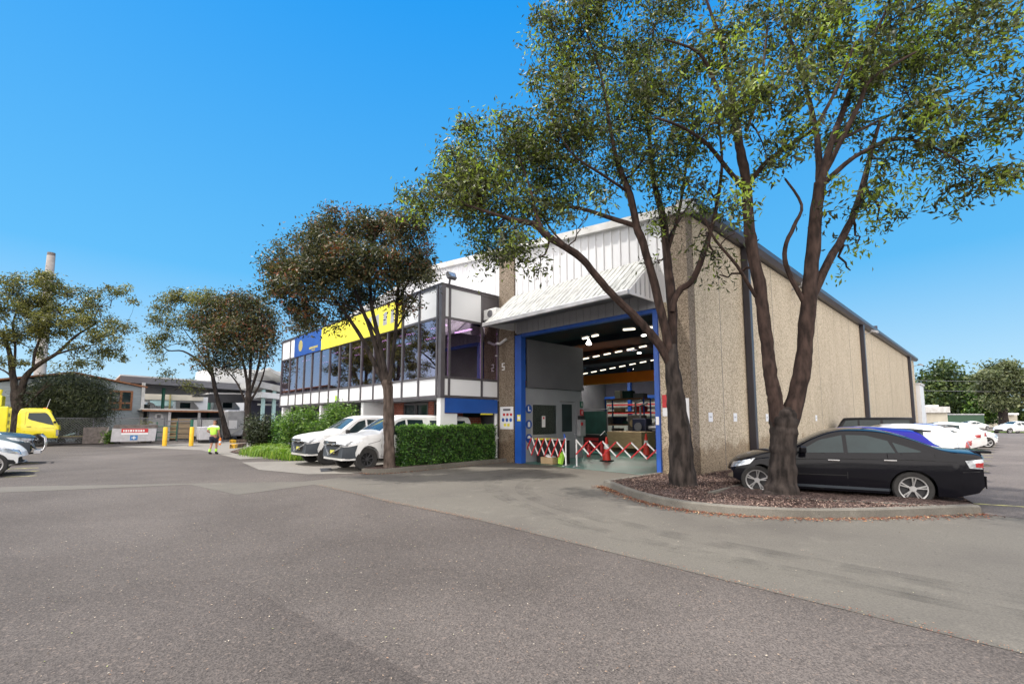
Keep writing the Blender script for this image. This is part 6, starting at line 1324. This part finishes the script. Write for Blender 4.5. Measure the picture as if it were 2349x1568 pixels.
e = empty('container', pos(2215,975,80), label='dark green shipping container beyond the parked cars', cat='container'); B0 = e.location.copy()
fbox(e, 'body', 2176, 2256, 951, 972, 80, 2.5, M['contgreen'], .1); fbox(e, 'top_rail', 2175, 2257, 948.5, 950.9, 79.9, 2.7, M['galv']); put(e, (B0.x,B0.y,0))
e = empty('park_building', pos(2290,975,105), label='low white building with a red roof behind the container', cat='building'); B0 = e.location.copy()
fbox(e, 'wall', 2258, 2332, 951, 972, 105, 8, M['cream'], 0); fbox(e, 'fascia', 2250, 2336, 946.5, 951, 104, 10, M['panel_white']); fbox(e, 'roof', 2250, 2284, 939, 946.4, 106, 6, M['redpaint']); fbox(e, 'upper_wall', 2285, 2312, 939, 946.4, 106, 6, M['galv']); put(e, (B0.x,B0.y,0))
grass_mesh('grass_strip', [gr(X, 991.5) for X in range(2286, 2400, 4)], 3000, .25, 1.2, 'yellow green grass strip in front of the distant white car')
# power line far away behind the car park
e = empty('power_line', pos(2225,900,115), label='thin pale power lines crossing in front of the park trees', cat='cable'); B0 = e.location.copy()
for Y in (872, 895): p = pos(2090,Y,86); q = pos(2460,Y-2,86); MB().tube([p, p.lerp(q,.5)-Vector((0,0,.3)), q], .02, 4).build('wire', M['galv'], e)
put(e, B0)
# distant tree masses so that the horizon is closed
def far_wood(name, X0, X1, dep, h, n, m, label):
    C = []
    for k in range(n):
        X = rng.uniform(X0, X1); c = atd(X, 962, dep+rng.uniform(-6, 6)); hh = h*(.72+.28*sin(X*.05)+.18*sin(X*.13+1)); C.append((c.x, c.y, abs(rng.uniform(0, 1))**.7*hh))
    o = leaf_mesh(name, m, C, dep*.014, None, .6, droop=0); return tag(o, label, 'trees', kind='stuff')
far_wood('distant_trees', -60, 660, 150, 7, 9000, L_far, 'far line of dark trees behind the left buildings')
def wood_arc(label, a0, a1, rad, h, n, m):
    C = []
    for k in range(n):
        a = rng.uniform(a0, a1); r_ = rad+rng.uniform(-4, 4); hh = h*(.7+.3*sin(a*9)+.2*sin(a*23+1)); C.append((r_*cos(a), r_*sin(a), abs(rng.uniform(0, 1))**.8*hh))
    return tag(leaf_mesh('distant_trees', m, C, 1.1, None, .6, droop=0), label, 'trees', kind='stuff')
wood_arc('belt of trees behind the photographer, seen only in reflections', radians(170), radians(345), 55, 9, 9000, L_far)
far_wood('distant_trees', 2085, 2600, 150, 8, 7000, L_far, 'far line of trees beyond the car park')

# ================================================================== DOORWAY OBJECTS
def barrier(pts_y, z0, z1, n, name_label, post_left, post_right, xq=12.9, up=0):
    y0, y1 = pts_y; e = empty('expanding_barrier', (xq,(y0+y1)/2,0), label=name_label, cat='barrier')
    w = (y1-y0)/n; zm = (z0+z1)/2
    for i in range(n):
        a, c = y0+w*i, y0+w*(i+1)
        MB().bar((xq,a,z0),(xq,c,z1), .022, .045).build('white_slat', M['whitepaint'], e); MB().bar((xq-.03,a,z1),(xq-.03,c,z0), .022, .045).build('red_slat', M['redpaint'], e)
    for flag, y in ((post_left, y0), (post_right, y1)):
        if flag: MB().tube([(xq,y,0),(xq,y,z1+.04)], .028, 8).build('post', M['whitepaint'], e); MB().box((xq-.16,y-.05,0),(xq+.16,y+.05,.04)).build('foot', M['galv'], e)
    put(e, (xq,(y0+y1)/2,0)); return e
# compact one (left) and stretched one (right)
barrier((10.82,12.84), .3, .96, 6, 'tightly folded red and white lattice barrier at the left of the doorway', True, True)
barrier((7.03,10.33), .45, .93, 6, 'stretched red and white lattice barrier across the right of the doorway', False, True)
# dark boxes, bag and parcel behind the folded barrier
e = empty('work_table', (13.4,12.1,0), label='dark draped table with a yellow edge behind the folded barrier', cat='table')
MB().box((13.2,11.3,.02),(13.7,12.55,.88)).build('drape', M['black'], e); MB().box((13.15,11.9,.885),(13.75,12.6,.93)).build('yellow_top', M['yellowsign'], e); MB().box((13.15,11.25,.885),(13.75,11.89,.92)).build('white_top', M['galv'], e); put(e, (13.4,12.1,0))
e = empty('cardboard_box', (13.05,11.75,.02), label='brown cardboard box with papers on the floor behind the folded barrier', cat='box')
MB().box((-.15,-.3,0),(.15,.3,.24)).build('carton', M['plywood'], e); MB().box((-.12,-.22,.241),(.12,.15,.3), Matrix.Rotation(.2,3,'X')).build('papers', M['paper'], e)
tag(MB().tube([(13.1,11.25,.05),(13.1,11.2,.3),(13.08,11.1,.45)], [.1,.12,.07], 8).build('hi_vis_bag', M['hivis'], None, True), 'lime green bag slumped against the folded barrier', 'bag')
tag(MB().tube([(13.5,11.35,.93),(13.5,11.4,1.12)], [.05,.03], 8).build('blue_bottle', M['bluepaint'], None, True), 'small blue bottle on the draped table', 'bottle')
# switch box and extinguisher on the end of the site office
e = empty('switch_box', (16.05,12.64,1.2), label='grey electrical box on the end of the site office', cat='switch box')
MB().box((-.17,-.14,-.25),(.2,.05,.45)).build('case', M['galv'], e, bevel=.01); MB().box((-.12,-.16,.2),(.0,-.142,.34)).build('red_switch', M['redpaint'], e); MB().box((-.1,-.12,.46),(.16,.04,.62)).build('black_cap', M['black'], e)
for z, m, lb in ((2.3,M['greenpaint'],'green first aid sign on the site office corner'),(1.95,M['redpaint'],'red fire sign under the green one')):
    e = empty('wall_sign', (16.18,12.66,z), label=lb, cat='sign'); MB().box((-.1,-.03,-.12),(.1,0,.14)).build('plate', m, e); MB().box((-.02,-.036,-.06),(.02,-.031,.08)).build('mark', M['paper'], e)
def ext(x, y, lb):
    e = empty('fire_extinguisher', (x,y,.02), label=lb, cat='fire extinguisher'); MB().tube([(0,0,.02),(0,0,.45),(0,0,.52),(0,0,.58)], [.085,.085,.05,.03], 12).build('cylinder', M['redpaint'], e, True); MB().box((-.05,-.02,.58),(.05,.02,.66)).build('valve', M['black'], e); MB().tube([(.03,0,.62),(.11,0,.5),(.1,0,.3)], .014, 6).build('hose', M['black'], e)
ext(16.5, 12.55, 'red fire extinguisher at the corner of the site office')
ext(17.4, 12.5, 'red fire extinguisher on the warehouse floor beyond the office corner')
def cone(X, Y, x, h, lb):
    p = atx(*((2200+X/4.48)*.6115, (1550+Y/4.48)*.6115), x); e = empty('traffic_cone', (x,p.y,.02), label=lb, cat='cone', group='red traffic cones')
    MB().tube([(0,0,.04),(0,0,h)], [.17,.035], 16).build('cone', pm('cone_red', (.75,.05,.03), None, 4, .5), e, True); MB().box((-.2,-.2,0),(.2,.2,.04)).build('base', M['black'], e); MB().tube([(0,0,h*.5),(0,0,h*.7)], [.112,.08], 16).build('collar', M['whitepaint'], e, True)
cone(335, 600, 15.5, .95, 'red traffic cone seen through the left lattice of the stretched barrier'); cone(1000, 520, 19, 1.0, 'taller red traffic cone near the right blue jamb')
# timber crate, machines, tool trolleys deeper inside
def at3(X, Y, x): return atx((2200+X/4.48)*.6115, (1550+Y/4.48)*.6115, x)
p = at3(340, 300, 20); q = at3(920, 480, 20)
e = empty('timber_crate', (20,(p.y+q.y)/2,0), label='long raw timber crate on the warehouse floor', cat='crate')
MB().box((20,q.y,.25),(21.3,p.y,1.05)).build('box', M['plywood'], e); [MB().box((20.0,y,.03),(21.3,y+.12,.249)).build('skid', M['plywood'], e) for y in (q.y+.1, (p.y+q.y)/2, p.y-.25)]; put(e, (20,(p.y+q.y)/2,0))
def mach(lb, nm, x, y0, y1, z1, m, m2=None, cat='machine'):
    e = empty(nm, (x,(y0+y1)/2,0), label=lb, cat=cat); MB().box((x,y0,.02),(x+1.2,y1,z1*.62)).build('base', m, e, bevel=.03); MB().box((x+.2,y0+(y1-y0)*.15,z1*.621),(x+1.0,y1-(y1-y0)*.3,z1)).build('head', m2 or m, e, bevel=.03)
    MB().box((x-.03,y0+.1,z1*.3),(x-.005,y0+.35,z1*.5)).build('control_panel', M['galv'], e); put(e, (x,(y0+y1)/2,0))
def rack(lb, x, y0, y1, h, n, cols):
    e = empty('rack', (x,(y0+y1)/2,0), label=lb, cat='rack')
    for y in (y0, y1):
        for xx in (x, x+.9): MB().box((xx-.04,y-.04,.02),(xx+.04,y+.04,h)).build('upright', M['bluepaint'], e)
    for k in range(n):
        z = .3+k*(h-.4)/max(n-1,1); MB().box((x-.05,y0,z),(x+.95,y1,z+.09)).build('shelf', M['rustywood'], e)
        y = y0+.1
        while y < y1-.35:
            w = rng.uniform(.25,.8); hh = rng.uniform(.2, (h-.4)/max(n-1,1)-.25)
            if rng.uniform() < .8 and y+w < y1: MB().box((x+.05,y,z+.095),(x+.7,y+w,z+.095+hh), None).build('goods', cols[rng.integers(len(cols))], e, bevel=.02)
            y += w+rng.uniform(.03,.3)
    put(e, (x,(y0+y1)/2,0))
def lathe_mc(lb, x, y, s_, m, m2, name='machine'):
    e = empty(name, (x,y,0), label=lb, cat='machine')
    MB().box((x,y-.9*s_,.02),(x+.8*s_,y+.9*s_,.75*s_)).build('bed', m, e, bevel=.04); MB().box((x+.1,y+.1*s_,.751*s_),(x+.7*s_,y+.85*s_,1.5*s_)).build('headstock', m, e, bevel=.06)
    MB().tube([(x+.4*s_,y-.8*s_,1.05*s_),(x+.4*s_,y+.1*s_,1.05*s_)], .1*s_, 12).build('spindle', M['galv'], e, True); MB().box((x+.2*s_,y-.85*s_,.751*s_),(x+.6*s_,y-.55*s_,1.2*s_)).build('tailstock', m2, e, bevel=.03)
    MB().tube([(x+.3*s_,y+.5*s_,1.5*s_),(x+.3*s_,y+.5*s_,2.1*s_),(x+.1*s_,y,2.2*s_)], .05*s_, 8).build('arm', M['dkgrey'], e, True); MB().disc((x-.05,y+.45*s_,1.1*s_), .2*s_, 'x', .04, 18).build('handwheel', m2, e)
    MB().box((x-.04,y+.6*s_,.3*s_),(x-.005,y+.8*s_,.55*s_)).build('control_panel', M['galv'], e); put(e, (x,y,0))
mg = pm('machine_green', (.02,.07,.06), (.012,.04,.035), 2, .6); mn = pm('machine_navy', (.02,.025,.06), (.012,.014,.03), 2, .5)
CL = [mg, mn, M['binrust'], M['plywood'], M['dkgrey'], M['redpaint'], M['plastic'], M['cream']]
e = empty('welding_screen', (20.5,15.4,0), label='dark green welding screen on thin legs beyond the office corner', cat='screen')
MB().box((20.5,14.4,.3),(20.54,15.9,2.1)).build('curtain', mg, e); MB().tube([(20.52,14.35,.02),(20.52,14.35,2.2),(20.52,15.95,2.2),(20.52,15.95,.02)], .03, 8).build('frame', M['dkgrey'], e, True); put(e, (20.5,15.4,0))
lathe_mc('dark blue lathe behind the timber crate', 22.5, 13.2, 1.15, mn, M['dkgrey']); lathe_mc('dark green lathe near the right jamb inside the hall', 21.5, 9.9, 1.0, mn, mg)
lathe_mc('brown drilling machine in the middle of the hall', 26, 15.6, 1.3, M['binrust'], M['plywood'])
rack('dark racking bay with mixed goods left of the brown machine', 29, 17.2, 20.4, 3.2, 4, CL); rack('dark racking bay with mixed goods right of the brown machine', 29, 12.6, 15.8, 3.0, 4, CL); rack('far racking bay near the right side wall of the hall', 32, 9.2, 12.2, 3.0, 4, CL)
e = empty('tool_trolley', (18.2,13.6,0), label='low black tool trolley with red drawers beside the office corner', cat='trolley')
MB().box((18.2,13.2,.15),(18.8,14.1,.95)).build('cabinet', M['black'], e, bevel=.02); [MB().box((18.18,13.25,z),(18.199,14.05,z+.14)).build('drawer', M['redpaint'], e) for z in (.25,.45,.65)]; MB().tube([(18.2,13.15,.9),(18.5,13.1,1.1),(18.8,13.15,.9)], .02, 6).build('handle', M['galv'], e); put(e, (18.2,13.6,0))

# ================================================================== PERSON
def skin(name, chains, m, par, sub=2):
    """continuous surface grown over joints; chains share joints by name"""
    names = {}; V = []; Rr = []; E_ = []
    def vid(j):
        k = j[0]
        if k not in names: names[k] = len(V); V.append(j[1]); Rr.append(j[2])
        return names[k]
    for ch in chains:
        ids = [vid(j) if isinstance(j, tuple) else names[j] for j in ch]; E_ += list(zip(ids, ids[1:]))
    me = D.meshes.new(name); me.from_pydata(V, E_, []); o = D.objects.new(name, me); COL.objects.link(o); o.modifiers.new('s', 'SKIN')
    for i, r in enumerate(Rr): d = me.skin_vertices[0].data[i]; d.radius = r if isinstance(r, tuple) else (r, r); d.use_root = (i == 0)
    s2 = o.modifiers.new('u', 'SUBSURF'); s2.levels = sub; s2.render_levels = sub
    bpy.context.view_layer.update(); ev = o.evaluated_get(bpy.context.evaluated_depsgraph_get()); nm = D.meshes.new_from_object(ev); D.objects.remove(o)
    nm.materials.clear(); nm.materials.append(m); nm.polygons.foreach_set('use_smooth', [True]*len(nm.polygons)); o = D.objects.new(name, nm); COL.objects.link(o); o.parent = par; return o
pg = gr(487, 1041); pe = empty('person', (pg.x,pg.y,0), TH-pi/2+.08, label='worker walking away in a lime and white hi-vis shirt, navy shorts and lime socks', cat='person')
J = dict
hip=('hip',(0,0,.93),(.12,.1)); 
skin('body', [[hip,('bel',(0,-.0,1.08),(.125,.1)),('che',(0,.02,1.28),(.14,.1)),('nek',(0,.03,1.47),(.055,.06)),('hd0',(0,.05,1.56),(.07,.08)),('hd1',(0,.06,1.66),(.08,.095)),('hd2',(0,.05,1.74),(.05,.06))],
 ['che',('shl',(-.18,.02,1.4),.055),('ell',(-.31,-.02,1.18),.042),('wrl',(-.2,.16,1.08),.03),('hal',(-.14,.22,1.09),(.035,.02))],['hal',('f1l',(-.1,.27,1.1),.011)],['hal',('f2l',(-.115,.275,1.08),.011)],['hal',('f3l',(-.13,.275,1.06),.011)],['hal',('f4l',(-.145,.265,1.045),.01)],['hal',('thl',(-.12,.2,1.13),.011)],
 ['che',('shr',(.18,.02,1.4),.055),('elr',(.26,-.02,1.15),.042),('wrr',(.27,.06,.92),.03),('har',(.275,.09,.84),(.022,.036))],['har',('f1r',(.28,.12,.77),.011)],['har',('f2r',(.285,.1,.755),.011)],['har',('f3r',(.285,.08,.76),.011)],['har',('f4r',(.28,.06,.775),.01)],['har',('thr',(.255,.13,.83),.011)],
 ['hip',('hpl',(-.09,0,.88),.09),('knl',(-.1,.06,.5),.056),('cal',(-.1,-.02,.34),.052),('anl',(-.1,-.08,.1),.035),('tol',(-.1,.06,.05),.035)],
 ['hip',('hpr',(.09,0,.88),.09),('knr',(.1,.14,.52),.056),('car',(.1,.14,.34),.052),('anr',(.1,.14,.1),.035),('tor',(.1,.3,.04),.035)]], M['skin'], pe)
skin('shirt', [[('a',(0,0,.94),(.165,.13)),('b',(0,0,1.08),(.165,.125)),('c',(0,.02,1.3),(.175,.125)),('d',(0,.03,1.43),(.09,.075))],['c',('sl',(-.19,.02,1.4),.08),('el',(-.285,-.005,1.24),.07)],['c',('sr',(.19,.02,1.4),.08),('er',(.25,-.005,1.23),.07)]], M['hivis'], pe)
b = MB(); b.tube([(0,.03,1.475),(0,.02,1.4),(0,.01,1.36)], [.075,.19,.225], 16, False); skb = skin('shoulder_yoke', [[('c',(0,.01,1.405),(.14,.105)),('sl',(-.19,.012,1.41),(.083,.083)),('el',(-.24,.0,1.33),.074)],['c',('sr',(.19,.012,1.41),.083),('er',(.225,.0,1.33),.074)],['c',('n',(0,.025,1.46),(.07,.065))]], M['whitecloth'], pe)
skin('reflective_band', [[('a',(0,0,1.06),(.172,.132)),('b',(0,0,1.12),(.173,.133))]], M['whitecloth'], pe, 2)
skin('shorts', [[('a',(0,0,.97),(.16,.125)),('h',(0,0,.88),(.155,.13))],['h',('l',(-.1,.01,.8),.115),('l2',(-.105,.05,.57),.1)],['h',('r',(.1,.02,.8),.115),('r2',(.105,.12,.58),.1)]], M['navycloth'], pe)
skin('cap', [[('a',(0,.05,1.66),(.095,.11)),('b',(0,.05,1.735),(.08,.09)),('c',(0,.05,1.765),(.04,.05))],['a',('p',(0,.2,1.67),(.06,.012))]], M['hair'], pe)
for x, y in ((-.1,-.06),(.1,.14)): MB().tube([(x,y-.02,.13),(x,y,.27)], [.055,.062], 12).build('sock', M['hivis'], pe, True)
for x, y in ((-.1,-.08),(.1,.14)): skin('boot', [[('a',(x,y-.02,.16),.058),('h',(x,y-.02,.055),(.05,.055)),('m',(x,y+.1,.05),(.05,.045)),('t',(x,y+.19,.04),(.04,.035))]], M['boot'], pe)
hb = empty('carried_bottle', (0,0,0), label='orange and yellow bottle carried in the right hand of the worker', cat='bottle')
MB().tube([(0,0,0),(0,0,.3),(0,0,.36)], [.05,.05,.025], 12).build('bottle', M['orange'], hb, True); MB().tube([(0,0,.1),(0,0,.2)], .052, 12).build('band', M['paper'], hb, True)
mw_ = Matrix.Translation((pg.x,pg.y,0)) @ Matrix.Rotation(TH-pi/2+.08, 4, 'Z'); hb.location = mw_ @ Vector((.285,.1,.42))
for o in list(COL.objects):                            # a scale for the person: 1.62 m tall
    if o is pe: o.scale = (.93,.93,.93)
hb.location = mw_ @ Vector((.285*.93,.1*.93,.43))
